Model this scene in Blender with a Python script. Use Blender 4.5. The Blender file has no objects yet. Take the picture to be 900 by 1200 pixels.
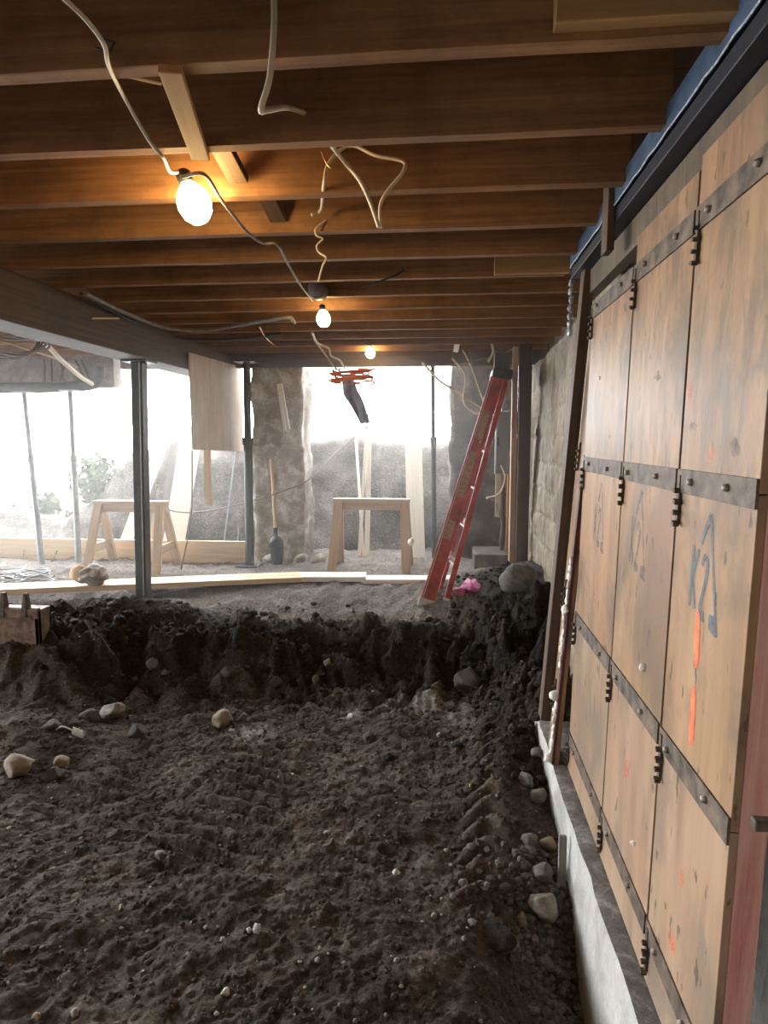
import bpy, bmesh, math, random
import numpy as np
from mathutils import Vector, Matrix, noise as mnoise
random.seed(7); np.random.seed(7)
sc = bpy.context.scene
COL = sc.collection
V = Vector
# ------------------------------------------------------------------ camera
F = 760.0; CX, CY = 450.0, 600.0
PITCH = math.atan(85/F); YAW = math.atan(75/F*math.cos(PITCH))
CAMZ = 1.29
cam_d = bpy.data.cameras.new('camera'); cam = bpy.data.objects.new('camera', cam_d); COL.objects.link(cam)
cam.location = (0, 0, CAMZ); cam.rotation_euler = (math.pi/2-PITCH, 0, YAW)
cam_d.sensor_fit = 'VERTICAL'; cam_d.sensor_height = 36; cam_d.sensor_width = 27; cam_d.lens = 36*F/1200
cam_d.clip_start = 0.05; cam_d.clip_end = 200
sc.camera = cam
ROT = cam.rotation_euler.to_matrix()
EYE = V((0, 0, CAMZ))
def ray(px, py): return ROT @ V(((px-CX)/F, -(py-CY)/F, -1.0))
def at_y(px, py, y): r = ray(px, py); return EYE + r*(y/r.y)
def at_x(px, py, x): r = ray(px, py); return EYE + r*(x/r.x)
def at_z(px, py, z): r = ray(px, py); return EYE + r*((z-CAMZ)/r.z)
# ------------------------------------------------------------------ scene helpers
def tag(o, label=None, cat=None, group=None, kind=None):
    if label: o['label'] = label
    if cat: o['category'] = cat
    if group: o['group'] = group
    if kind: o['kind'] = kind
    return o
def thing(name, label, cat, loc, group=None, rot=(0, 0, 0)):
    o = bpy.data.objects.new(name, None); COL.objects.link(o); o.empty_display_size = .05
    o.location = loc; o.rotation_euler = rot
    return tag(o, label, cat, group)
class MB:
    def __init__(s): s.v = []; s.f = []; s.sm = []
    def add(s, vs, fs, smooth=False):
        b = len(s.v); s.v += [tuple(v) for v in vs]
        for f in fs: s.f.append(tuple(i+b for i in f)); s.sm.append(smooth)
        return s
    def box(s, c, size, m=None):
        x, y, z = size[0]/2, size[1]/2, size[2]/2; c = V(c)
        vs = [V((a*x, b*y, d*z)) for a in (-1, 1) for b in (-1, 1) for d in (-1, 1)]
        vs = [(m @ v if m else v)+c for v in vs]
        return s.add(vs, [(0,1,3,2),(4,6,7,5),(0,4,5,1),(2,3,7,6),(0,2,6,4),(1,5,7,3)])
    def lohi(s, lo, hi): return s.box([(a+b)/2 for a, b in zip(lo, hi)], [b-a for a, b in zip(lo, hi)])
    def bar(s, p0, p1, w, t, up=(0, 0, 1)):
        p0, p1 = V(p0), V(p1); m = frame(p0, p1, up)
        return s.box((p0+p1)/2, (w, t, (p1-p0).length), m)
    def tube(s, pts, r, n=8, cap=True):
        pts = [V(p) for p in pts]; N = len(pts); vs = []; fs = []
        rr = r if hasattr(r, '__len__') else [r]*N
        prev = None
        for i, p in enumerate(pts):
            t = (pts[min(i+1, N-1)]-pts[max(i-1, 0)]); t = t.normalized() if t.length > 1e-9 else V((0, 0, 1))
            if prev is None:
                a = V((0, 0, 1)) if abs(t.z) < .9 else V((1, 0, 0)); u = t.cross(a).normalized()
            else:
                u = prev - t*prev.dot(t); u = u.normalized() if u.length > 1e-6 else t.orthogonal().normalized()
            prev = u; w = t.cross(u)
            for k in range(n):
                a = 2*math.pi*k/n; vs.append(p+(u*math.cos(a)+w*math.sin(a))*rr[i])
        for i in range(N-1):
            for k in range(n):
                k2 = (k+1) % n; fs.append((i*n+k, i*n+k2, (i+1)*n+k2, (i+1)*n+k))
        s.add(vs, fs, True)
        if cap:
            s.add(vs[:n], [tuple(range(n))[::-1]]); s.add(vs[-n:], [tuple(range(n))])
        return s
    def lathe(s, c, prof, n=20, m=None):
        c = V(c); vs = []; fs = []
        for (r, z) in prof:
            for k in range(n):
                a = 2*math.pi*k/n; v = V((r*math.cos(a), r*math.sin(a), z)); vs.append((m @ v if m else v)+c)
        for i in range(len(prof)-1):
            for k in range(n):
                k2 = (k+1) % n; fs.append((i*n+k, i*n+k2, (i+1)*n+k2, (i+1)*n+k))
        return s.add(vs, fs, True)
    def blob(s, c, size, seed, rough=.25, sub=2, freq=1.3, flat=0, smooth=True):
        key = sub
        vs, fs = ICO(key); c = V(c); o = V((seed*7.31, seed*3.17, seed*1.7)); R = Matrix.Rotation(seed*2.4, 3, 'Z')
        out = []
        for v in vs:
            k = 1+rough*(mnoise.noise(v*freq+o)*1.2+.35*mnoise.noise(v*freq*3+o))
            p = v*k
            if flat:  # facet a few sides
                for j in range(flat):
                    a = V((math.sin(seed*3+j*2.1), math.cos(seed*5+j*1.3), math.sin(seed+j*2.9))).normalized()
                    d = p.dot(a)
                    if d > .72: p = p-a*(d-.72)
            p = R @ V((p.x*size[0], p.y*size[1], p.z*size[2])); out.append(p+c)
        return s.add(out, fs, smooth)
    def build(s, name, m, parent=None, label=None, cat=None, group=None, kind=None, bevel=0, M=None, origin=None):
        me = bpy.data.meshes.new(name)
        vs = s.v
        if parent is None and M is None and origin is None and kind != 'structure' and kind != 'stuff':
            a = np.array(vs); origin = ((a[:, 0].min()+a[:, 0].max())/2, (a[:, 1].min()+a[:, 1].max())/2, a[:, 2].min())
        if origin is not None: vs = [(v[0]-origin[0], v[1]-origin[1], v[2]-origin[2]) for v in vs]
        me.from_pydata(vs, [], s.f); me.polygons.foreach_set('use_smooth', s.sm); me.update()
        me.materials.append(m)
        o = bpy.data.objects.new(name, me); COL.objects.link(o)
        if parent is not None: o.parent = parent
        if M is not None:
            o.matrix_local = M
        elif origin is not None:
            o.location = origin
        if parent is not None and M is None and origin is None:
            pass
        if bevel:
            b = o.modifiers.new('bevel', 'BEVEL'); b.width = bevel; b.segments = 2; b.limit_method = 'ANGLE'; b.angle_limit = .6
        return tag(o, label, cat, group, kind)
_ico = {}
def ICO(sub):
    if sub not in _ico:
        bm = bmesh.new(); bmesh.ops.create_icosphere(bm, subdivisions=sub, radius=1)
        bm.verts.index_update()
        _ico[sub] = ([v.co.copy() for v in bm.verts], [tuple(v.index for v in f.verts) for f in bm.faces]); bm.free()
    return _ico[sub]
def frame(p0, p1, up=(0, 0, 1)):
    z = (V(p1)-V(p0)).normalized(); u = V(up)
    if abs(z.dot(u.normalized())) > .98: u = V((0, 1, 0)) if abs(z.y) < .9 else V((1, 0, 0))
    x = u.cross(z).normalized(); y = z.cross(x)
    return Matrix((x, y, z)).transposed()
def bar(name, p0, p1, w, t, m, parent=None, up=(0, 0, 1), bevel=.003, seg=1, **kw):
    """a straight timber or steel bar as its own object, local Z along its length, w across up, t along up"""
    p0, p1 = V(p0), V(p1); L = (p1-p0).length
    b = MB(); b.box((0, 0, L/2), (w, t, L))
    M = frame(p0, p1, up).to_4x4(); M.translation = p0 - (parent.location if parent else V((0, 0, 0)))
    return b.build(name, m, parent, M=M, bevel=bevel, **kw)
def spline(pts, n=8):
    pts = [V(p) for p in pts]; out = []
    P = [pts[0]*2-pts[1]]+pts+[pts[-1]*2-pts[-2]]
    for i in range(1, len(P)-2):
        a, b, c, d = P[i-1:i+3]
        for k in range(n):
            t = k/n; out.append(.5*((2*b)+(c-a)*t+(2*a-5*b+4*c-d)*t*t+(3*b-a-3*c+d)*t**3))
    return out+[pts[-1]]
def cable(name, pts, r, m, label, cat='cable', group=None, px=True, n=8, under=None):
    P = [at_y(*p) if px else V(p) for p in pts]
    if under: P = [at_z(q[0], q[1], under) if p.z > under else p for p, q in zip(P, pts)]
    return MB().tube(spline(P, n), r, 7).build(name, m, None, label, cat, group)
def rel(root, p): return V(p)-root.location
# ------------------------------------------------------------------ materials
def nt(name):
    m = bpy.data.materials.new(name); m.use_nodes = True; t = m.node_tree
    return m, t.nodes, t.links, t.nodes['Principled BSDF']
def ramp(n, stops):
    r = n.new('ShaderNodeValToRGB'); e = r.color_ramp.elements
    while len(e) < len(stops): e.new(.5)
    for el, (p, c) in zip(e, stops):
        el.position = p; el.color = (*c, 1) if len(c) == 3 else c
    return r
def mapping(n, l, scale, coord='Object', loc=(0, 0, 0)):
    tc = n.new('ShaderNodeTexCoord'); mp = n.new('ShaderNodeMapping'); mp.inputs['Scale'].default_value = scale
    mp.inputs['Location'].default_value = loc
    l.new(tc.outputs[coord], mp.inputs['Vector']); return mp
def noise_tex(n, l, vec, scale, detail=4, rough=.6, dist=0):
    t = n.new('ShaderNodeTexNoise'); t.inputs['Scale'].default_value = scale; t.inputs['Detail'].default_value = detail
    t.inputs['Roughness'].default_value = rough; t.inputs['Distortion'].default_value = dist
    if vec is not None: l.new(vec.outputs[0], t.inputs['Vector'])
    return t
def mixc(n, l, fac, a, b, mode='MIX'):
    m = n.new('ShaderNodeMix'); m.data_type = 'RGBA'; m.blend_type = mode
    for sock, v in ((m.inputs[0], fac), (m.inputs[6], a), (m.inputs[7], b)):
        if hasattr(v, 'is_linked') or hasattr(v, 'node'): l.new(v, sock)
        elif isinstance(v, (int, float)): sock.default_value = v
        else: sock.default_value = (*v, 1)
    return m.outputs[2]
def bump(n, l, h, strength, dist, bsdf):
    b = n.new('ShaderNodeBump'); b.inputs['Strength'].default_value = strength; b.inputs['Distance'].default_value = dist
    l.new(h, b.inputs['Height']); l.new(b.outputs[0], bsdf.inputs['Normal']); return b
def plain(name, c, rough=.5, metal=0, var=.12, scale=12, bmp=.15):
    m, n, l, b = nt(name)
    mp = mapping(n, l, (1, 1, 1)); t = noise_tex(n, l, mp, scale, 5)
    r = ramp(n, [(.3, [max(0, x*(1-var*2)) for x in c]), (.7, [min(1, x*(1+var)) for x in c])])
    l.new(t.outputs['Fac'], r.inputs[0]); l.new(r.outputs[0], b.inputs['Base Color'])
    b.inputs['Roughness'].default_value = rough; b.inputs['Metallic'].default_value = metal
    if bmp: bump(n, l, t.outputs['Fac'], bmp, .01, b)
    return m
def wood(name, dark, light, grain=34, along=1.2, rough=.7, stain=None, stain_amt=.5, bmp=.25, axis='Z', fleck=None):
    m, n, l, b = nt(name)
    s = {'Z': (1, 1, along/grain), 'Y': (1, along/grain, 1), 'X': (along/grain, 1, 1)}[axis]
    oi = n.new('ShaderNodeObjectInfo'); mp = mapping(n, l, s)
    cb = n.new('ShaderNodeVectorMath'); cb.operation = 'MULTIPLY_ADD'
    l.new(oi.outputs['Random'], cb.inputs[0]); cb.inputs[1].default_value = (13, 29, 7); l.new(mp.outputs[0], cb.inputs[2])
    g = noise_tex(n, l, cb, grain, 6, .65, .6)
    r = ramp(n, [(.28, dark), (.5, [(a+c)/2 for a, c in zip(dark, light)]), (.72, light)])
    l.new(g.outputs['Fac'], r.inputs[0]); col = r.outputs[0]
    mp2 = mapping(n, l, (1, 1, 1)); bl = noise_tex(n, l, mp2, 3.1, 6, .7)
    if stain:
        rr = ramp(n, [(.42, (0, 0, 0)), (.72, (stain_amt,)*3)]); l.new(bl.outputs['Fac'], rr.inputs[0])
        col = mixc(n, l, rr.outputs[0], col, stain)
    if fleck:
        mp3 = mapping(n, l, (1, 1, .35) if axis == 'Z' else (1, 1, 1)); f = noise_tex(n, l, mp3, 40, 2, .5)
        fr = ramp(n, [(.66, (0, 0, 0)), (.74, (.8,)*3)]); l.new(f.outputs['Fac'], fr.inputs[0]); col = mixc(n, l, fr.outputs[0], col, fleck)
    l.new(col, b.inputs['Base Color']); b.inputs['Roughness'].default_value = rough
    bump(n, l, g.outputs['Fac'], bmp, .004, b)
    return m
def emit(name, c, s):
    m, n, l, b = nt(name); b.inputs['Emission Color'].default_value = (*c, 1); b.inputs['Emission Strength'].default_value = s
    b.inputs['Base Color'].default_value = (*c, 1); return m
M = {}
M['joist'] = wood('old_joist_timber', (.15, .066, .024), (.36, .175, .065), stain=(.07, .032, .014), stain_amt=.7, axis='Z', rough=.75)
M['pale_joist'] = wood('fresh_joist_timber', (.30, .165, .062), (.46, .27, .11), stain=(.2, .1, .04), stain_amt=.4, axis='Z')
M['girder'] = wood('girder_timber', (.05, .032, .018), (.12, .08, .05), stain=(.05, .04, .03), axis='Z')
M['old_dark'] = wood('old_dark_timber', (.045, .026, .014), (.13, .078, .045), stain=(.03, .02, .014), axis='Z')
M['strap_wood'] = wood('bridging_timber', (.32, .16, .055), (.48, .27, .10), axis='Z')
M['lumber'] = wood('new_lumber', (.50, .34, .18), (.72, .55, .34), grain=26, axis='Z', rough=.6, bmp=.1)
M['sawhorse'] = wood('sawhorse_lumber', (.36, .25, .16), (.56, .41, .28), grain=26, axis='Z', rough=.65, bmp=.15)
M['white_board'] = wood('primed_board', (.70, .64, .55), (.84, .80, .72), grain=24, axis='Z', rough=.6, bmp=.08)
M['grey_board'] = wood('weathered_board', (.10, .09, .08), (.22, .20, .18), axis='Z')
M['steel'] = plain('painted_post_steel', (.085, .092, .086), .5, .3, .15)
M['jack'] = plain('galvanised_jack_steel', (.30, .32, .34), .45, .5, .15)
M['dark_steel'] = plain('dark_post_steel', (.055, .057, .06), .5, .4, .15)
M['black'] = plain('black_plastic', (.018, .018, .018), .5, 0, .2)
M['white_cable'] = plain('cream_cable_sheath', (.62, .54, .40), .5, 0, .08, 30, 0)
M['grey_cable'] = plain('grey_cable_sheath', (.20, .18, .16), .6, 0, .15, 30, 0)
M['dark_cable'] = plain('dark_cable_sheath', (.04, .038, .036), .6, 0, .15, 30, 0)
M['copper'] = plain('bare_copper_wire', (.55, .27, .12), .35, .9, .1, 30, 0)
M['tan_cable'] = plain('tan_cable_sheath', (.42, .30, .14), .6, 0, .15, 30, 0)
M['orange'] = plain('orange_cord_sheath', (.75, .18, .04), .5, 0, .1, 30, 0)
M['blue_cloth'] = plain('blue_grey_cloth', (.30, .34, .50), .8, 0, .2)
M['red'] = plain('red_fibreglass', (.42, .06, .042), .55, 0, .3, 9)
M['alu'] = plain('dusty_aluminium', (.50, .47, .42), .45, .5, .2, 30)
M['sticker'] = plain('faded_ladder_label', (.38, .20, .13), .6, 0, .25, 40)
M['pink'] = plain('pink_plastic_bag', (.85, .22, .52), .45, 0, .15, 14, .3)
M['crimson'] = plain('dark_red_bag', (.35, .035, .08), .5, 0, .2)
M['foam'] = plain('white_foam', (.85, .82, .78), .7, 0, .08, 40, .3)
M['panel_grey'] = plain('grey_cabinet_paint', (.20, .20, .20), .45, .2, .1)
M['bulb'] = emit('lit_warm_bulb', (1, .66, .27), 110)
M['bulb_added'] = emit('added_warm_bulb_back', (1, .66, .27), 55)
M['bulb_small'] = emit('lit_warm_bulb_far', (1, .70, .33), 80)
M['zinc'] = plain('zinc_hardware', (.26, .22, .18), .5, .5, .25, 60)
M['rusty'] = plain('rusty_hardware', (.11, .082, .058), .7, .3, .4, 60)
M['bundle'] = plain('pale_bundle', (.42, .36, .30), .8, 0, .35, 26, .5)
M['tan_end'] = plain('tan_rope', (.48, .32, .16), .8, 0, .2)
M['rust_bucket'] = plain('worn_bucket_steel', (.20, .125, .085), .65, .25, .35, 18, .3)
M['pipe'] = plain('cast_iron_pipe', (.06, .06, .062), .6, .4, .2)
M['bone'] = plain('bleached_metal', (.45, .42, .36), .7, 0, .2)
def stone_mat(name, c, c2):
    m, n, l, b = nt(name); mp = mapping(n, l, (1, 1, 1)); t = noise_tex(n, l, mp, 14, 8, .7)
    r = ramp(n, [(.35, c2), (.52, c), (.7, [min(1, x*1.2) for x in c])]); l.new(t.outputs['Fac'], r.inputs[0])
    t2 = noise_tex(n, l, mp, 5, 4); r2 = ramp(n, [(.45, (0, 0, 0)), (.62, (.75,)*3)]); l.new(t2.outputs['Fac'], r2.inputs[0])
    l.new(mixc(n, l, r2.outputs[0], r.outputs[0], (.035, .028, .022)), b.inputs['Base Color']); b.inputs['Roughness'].default_value = .85
    bump(n, l, t.outputs['Fac'], .5, .01, b); return m
M['stone_grey'] = stone_mat('grey_stone', (.15, .14, .125), (.07, .062, .055))
M['stone_dark'] = stone_mat('muddy_stone', (.075, .062, .05), (.035, .03, .025))
M['stone_tan'] = stone_mat('tan_stone', (.26, .20, .13), (.12, .09, .06))
M['stone_pale'] = stone_mat('pale_stone', (.33, .31, .26), (.15, .135, .11))
M['stone_white'] = stone_mat('white_stone', (.55, .53, .48), (.35, .33, .3))
# soil with attributes: dry (0..1), pale (0..1)
def soil(name, attrs=True, dark=(.036, .028, .0215), mid=(.074, .056, .043), lite=(.135, .105, .082)):
    m, n, l, b = nt(name); mp = mapping(n, l, (1, 1, 1))
    t = noise_tex(n, l, mp, 2.6, 10, .72, .3); r = ramp(n, [(.33, dark), (.5, mid), (.68, lite)]); l.new(t.outputs['Fac'], r.inputs[0])
    col = r.outputs[0]
    t2 = noise_tex(n, l, mp, 55, 8, .75)
    r2 = ramp(n, [(.32, (.4, .4, .4)), (.55, (1.1, 1.08, 1.06)), (.72, (2.5, 2.45, 2.4))]); l.new(t2.outputs['Fac'], r2.inputs[0])
    if attrs:
        a = n.new('ShaderNodeAttribute'); a.attribute_name = 'dry'
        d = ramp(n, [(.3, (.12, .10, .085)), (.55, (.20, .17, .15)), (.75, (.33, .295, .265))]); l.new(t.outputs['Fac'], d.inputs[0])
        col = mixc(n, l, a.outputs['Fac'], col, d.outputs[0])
        am = n.new('ShaderNodeAttribute'); am.attribute_name = 'moist'; col = mixc(n, l, am.outputs['Fac'], col, (.024, .019, .0155))
        a2 = n.new('ShaderNodeAttribute'); a2.attribute_name = 'pale'
        col = mixc(n, l, a2.outputs['Fac'], col, (.34, .32, .29))
        a3 = n.new('ShaderNodeAttribute'); a3.attribute_name = 'gravelly'
        col = mixc(n, l, a3.outputs['Fac'], col, (.10, .093, .085))
    col = mixc(n, l, 1.0, col, r2.outputs[0], 'MULTIPLY')
    l.new(col, b.inputs['Base Color']); b.inputs['Roughness'].default_value = .92; b.inputs['Specular IOR Level'].default_value = .25
    v = n.new('ShaderNodeTexVoronoi'); v.inputs['Scale'].default_value = 38; l.new(mp.outputs[0], v.inputs['Vector'])
    ma = n.new('ShaderNodeMath'); ma.operation = 'MULTIPLY_ADD'; l.new(v.outputs['Distance'], ma.inputs[0]); ma.inputs[1].default_value = -.5
    l.new(t2.outputs['Fac'], ma.inputs[2]); bump(n, l, ma.outputs[0], .9, .02, b)
    return m
M['soil'] = soil('dug_soil'); M['clod'] = soil('soil_clods', False, (.018, .0145, .012), (.032, .024, .019), (.055, .041, .032)); M['crumb'] = soil('soil_crumbs', False)
M['bank'] = soil('bank_earth', False, (.06, .052, .046), (.13, .115, .105), (.27, .25, .235))
# concrete
def concrete(name, c1, c2, c3, scale=3, dirt=(.10, .085, .07), bmp=.5):
    m, n, l, b = nt(name); mp = mapping(n, l, (1, 1, 1)); t = noise_tex(n, l, mp, scale, 9, .7, .4)
    r = ramp(n, [(.3, c1), (.5, c2), (.66, c3)]); l.new(t.outputs['Fac'], r.inputs[0])
    t2 = noise_tex(n, l, mp, scale*9, 6, .7); r2 = ramp(n, [(.55, (0, 0, 0)), (.68, (.8,)*3)]); l.new(t2.outputs['Fac'], r2.inputs[0])
    l.new(mixc(n, l, r2.outputs[0], r.outputs[0], dirt), b.inputs['Base Color']); b.inputs['Roughness'].default_value = .85
    bump(n, l, t2.outputs['Fac'], bmp, .02, b); return m
M['pier'] = concrete('rubble_concrete', (.13, .105, .082), (.34, .29, .245), (.68, .67, .67), 5)
M['pier_dark'] = concrete('dark_rubble', (.045, .036, .03), (.10, .08, .065), (.2, .17, .15), 4)
M['footing'] = concrete('pale_footing_concrete', (.24, .22, .195), (.37, .35, .32), (.48, .46, .43), 6, (.30, .28, .25), .3)
M['footing_top'] = concrete('dirty_footing_top', (.07, .06, .052), (.16, .14, .125), (.34, .32, .29), 14, (.05, .043, .038), .8)
# old board-marked wall
def oldwall():
    m, n, l, b = nt('weathered_wall_boards'); mp = mapping(n, l, (1, 1, .25)); t = noise_tex(n, l, mp, 9, 10, .78, .8)
    mp2 = mapping(n, l, (1, 1, 1)); t2 = noise_tex(n, l, mp2, 2.2, 5, .6)
    r = ramp(n, [(.36, (.05, .038, .028)), (.46, (.17, .13, .09)), (.58, (.36, .285, .19)), (.70, (.60, .49, .33))]); l.new(t.outputs['Fac'], r.inputs[0])
    r2 = ramp(n, [(.4, (.10, .078, .06)), (.62, (.40, .34, .27))]); l.new(t2.outputs['Fac'], r2.inputs[0])
    l.new(mixc(n, l, .2, r.outputs[0], r2.outputs[0]), b.inputs['Base Color']); b.inputs['Roughness'].default_value = .7
    bump(n, l, t.outputs['Fac'], .5, .012, b); return m
M['oldwall'] = oldwall()
# form plywood: tan, worn, vertical streaks, dark chips
def formply(name, wear=0, base=(.285, .172, .095), lite=(.37, .235, .138), grey=(.135, .098, .068)):
    m, n, l, b = nt(name); oi = n.new('ShaderNodeObjectInfo')
    mp = mapping(n, l, (1, 1, 1)); ad = n.new('ShaderNodeVectorMath'); ad.operation = 'MULTIPLY_ADD'
    l.new(oi.outputs['Random'], ad.inputs[0]); ad.inputs[1].default_value = (17, 31, 11); l.new(mp.outputs[0], ad.inputs[2])
    def stretched(z):
        k = n.new('ShaderNodeVectorMath'); k.operation = 'MULTIPLY'; l.new(ad.outputs[0], k.inputs[0]); k.inputs[1].default_value = (1, 1, z); return k
    g = noise_tex(n, l, stretched(.13), 12, 6, .6, .4)
    r = ramp(n, [(.3, [q*.72 for q in base]), (.48, base), (.72, lite)]); l.new(g.outputs['Fac'], r.inputs[0]); col = r.outputs[0]
    bl = noise_tex(n, l, stretched(.7), 3.4, 7, .62, .3); rb = ramp(n, [(.47, (0, 0, 0)), (.60, (.8,)*3)]); l.new(bl.outputs['Fac'], rb.inputs[0])
    col = mixc(n, l, rb.outputs[0], col, grey)
    pk = noise_tex(n, l, stretched(1), 1.9, 3, .5); rp = ramp(n, [(.5, (0, 0, 0)), (.7, (.25,)*3)]); l.new(pk.outputs['Fac'], rp.inputs[0])
    col = mixc(n, l, rp.outputs[0], col, (.46, .23, .14))
    ch = noise_tex(n, l, stretched(.38), 30, 3, .5); rc = ramp(n, [(.655, (0, 0, 0)), (.70, (.85,)*3)]); l.new(ch.outputs['Fac'], rc.inputs[0])
    col = mixc(n, l, rc.outputs[0], col, (.085, .06, .04))
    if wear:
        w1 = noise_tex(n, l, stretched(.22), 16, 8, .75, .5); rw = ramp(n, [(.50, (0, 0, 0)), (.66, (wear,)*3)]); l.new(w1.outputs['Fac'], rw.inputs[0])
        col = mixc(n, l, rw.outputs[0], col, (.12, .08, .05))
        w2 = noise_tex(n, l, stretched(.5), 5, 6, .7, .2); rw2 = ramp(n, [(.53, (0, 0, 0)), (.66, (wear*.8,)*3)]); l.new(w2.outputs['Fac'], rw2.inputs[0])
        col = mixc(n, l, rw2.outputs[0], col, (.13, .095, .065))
    l.new(col, b.inputs['Base Color']); b.inputs['Roughness'].default_value = .52; b.inputs['Specular IOR Level'].default_value = .3
    bump(n, l, ch.outputs['Fac'], .12, .004, b); return m
M['formply'] = formply('worn_form_plywood')
M['formply_up'] = formply('battered_shaded_form_plywood', .85, (.25, .148, .08), (.33, .205, .118), (.12, .085, .058))  # upper faces: extra wear, and a darker base painting in dimmer light under the ceiling
M['formply_low'] = formply('pale_form_plywood', 0, (.29, .195, .125), (.36, .26, .175), (.17, .135, .10))
M['ply'] = wood('weathered_plywood', (.44, .36, .26), (.62, .53, .40), grain=18, axis='Z', fleck=(.2, .14, .08), stain=(.33, .26, .19), stain_amt=.5)
M['strap'] = plain('dirty_form_strap', (.115, .082, .056), .65, 0, .45, 16, .3)
M['pinkedge'] = wood('pink_painted_edge', (.40, .12, .11), (.72, .48, .42), grain=40, axis='Z', stain=(.55, .42, .33), stain_amt=.7)
M['purple'] = plain('maroon_edge_paint', (.085, .028, .028), .5, 0, .3)
M['blue'] = plain('blue_steel_paint', (.06, .10, .165), .42, .1, .3, 14, .2)
M['blue_dark'] = plain('dark_blue_steel_paint', (.010, .014, .024), .5, .1, .3, 14, .2)
M['blue_edge'] = plain('scraped_blue_edge', (.42, .47, .54), .4, .4, .3, 60, .1)
M['headboard'] = wood('stained_header_board', (.06, .043, .027), (.16, .115, .068), stain=(.03, .025, .02), stain_amt=.85, axis='Y')
M['subfloor'] = wood('subfloor_boards', (.05, .026, .012), (.12, .062, .028), axis='Y')
M['plaster'] = concrete('broken_plaster', (.10, .07, .06), (.22, .16, .14), (.34, .27, .24), 4)
M['leaf'] = plain('dull_green_leaf', (.09, .12, .045), .6, 0, .4, 8, 0)
M['twig'] = plain('brown_twig', (.08, .055, .035), .8, 0, .3)
def decal(name, c, amount=1.0, edge=.32, nscale=22, elong=True, namp=.9):
    m, n, l, b = nt(name); b.inputs['Base Color'].default_value = (*c, 1); b.inputs['Roughness'].default_value = .6
    tc = n.new('ShaderNodeTexCoord'); mp = n.new('ShaderNodeMapping'); mp.inputs['Location'].default_value = (0, -1, -1); mp.inputs['Scale'].default_value = (0, 2, 2)
    l.new(tc.outputs['Generated'], mp.inputs['Vector'])
    sp = n.new('ShaderNodeVectorMath'); sp.operation = 'ABSOLUTE'; l.new(mp.outputs[0], sp.inputs[0])
    se = n.new('ShaderNodeSeparateXYZ'); l.new(sp.outputs[0], se.inputs[0])
    pw = []
    for k, e in ((1, 2), (2, 6 if elong else 2)):
        q = n.new('ShaderNodeMath'); q.operation = 'POWER'; l.new(se.outputs[k], q.inputs[0]); q.inputs[1].default_value = e; pw.append(q)
    s = n.new('ShaderNodeMath'); s.operation = 'ADD'; l.new(pw[0].outputs[0], s.inputs[0]); l.new(pw[1].outputs[0], s.inputs[1])
    o = mapping(n, l, (1, 1, 1)); t = noise_tex(n, l, o, nscale, 5, .7)
    s2 = n.new('ShaderNodeMath'); s2.operation = 'MULTIPLY_ADD'; l.new(t.outputs['Fac'], s2.inputs[0]); s2.inputs[1].default_value = namp; l.new(s.outputs[0], s2.inputs[2])
    r = ramp(n, [(.5-edge*.5+.1+(namp-.9)*.25, (amount,)*3), (min(1, .95+edge*.1), (0, 0, 0))]); l.new(s2.outputs[0], r.inputs[0])
    tr = n.new('ShaderNodeBsdfTransparent'); mx = n.new('ShaderNodeMixShader'); l.new(r.outputs[0], mx.inputs[0])
    l.new(tr.outputs[0], mx.inputs[1]); l.new(b.outputs[0], mx.inputs[2]); l.new(mx.outputs[0], n['Material Output'].inputs['Surface'])
    return m
M['spray'] = decal('orange_spray_paint', (.95, .16, .06))
M['spray_faint'] = decal('faded_orange_spray', (.9, .2, .09), .6, .9, 22, False)
M['grime'] = decal('grey_grime', (.12, .095, .07), .8, .5, 11, False, 1.7)
def stencilmat(nm='blue_stencil_paint', lo=.35, hi=.9):
    m, n, l, b = nt(nm); b.inputs['Base Color'].default_value = (.10, .125, .14, 1); b.inputs['Roughness'].default_value = .6
    o = mapping(n, l, (1, 1, 1)); t = noise_tex(n, l, o, 26, 5, .7); r = ramp(n, [(.3, (lo,)*3), (.6, (hi,)*3)]); l.new(t.outputs['Fac'], r.inputs[0])
    tr = n.new('ShaderNodeBsdfTransparent'); mx = n.new('ShaderNodeMixShader'); l.new(r.outputs[0], mx.inputs[0])
    l.new(tr.outputs[0], mx.inputs[1]); l.new(b.outputs[0], mx.inputs[2]); l.new(mx.outputs[0], n['Material Output'].inputs['Surface']); return m
M['stencil'] = stencilmat(); M['stencil_faint'] = stencilmat('faded_stencil_paint', .05, .6)
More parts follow.
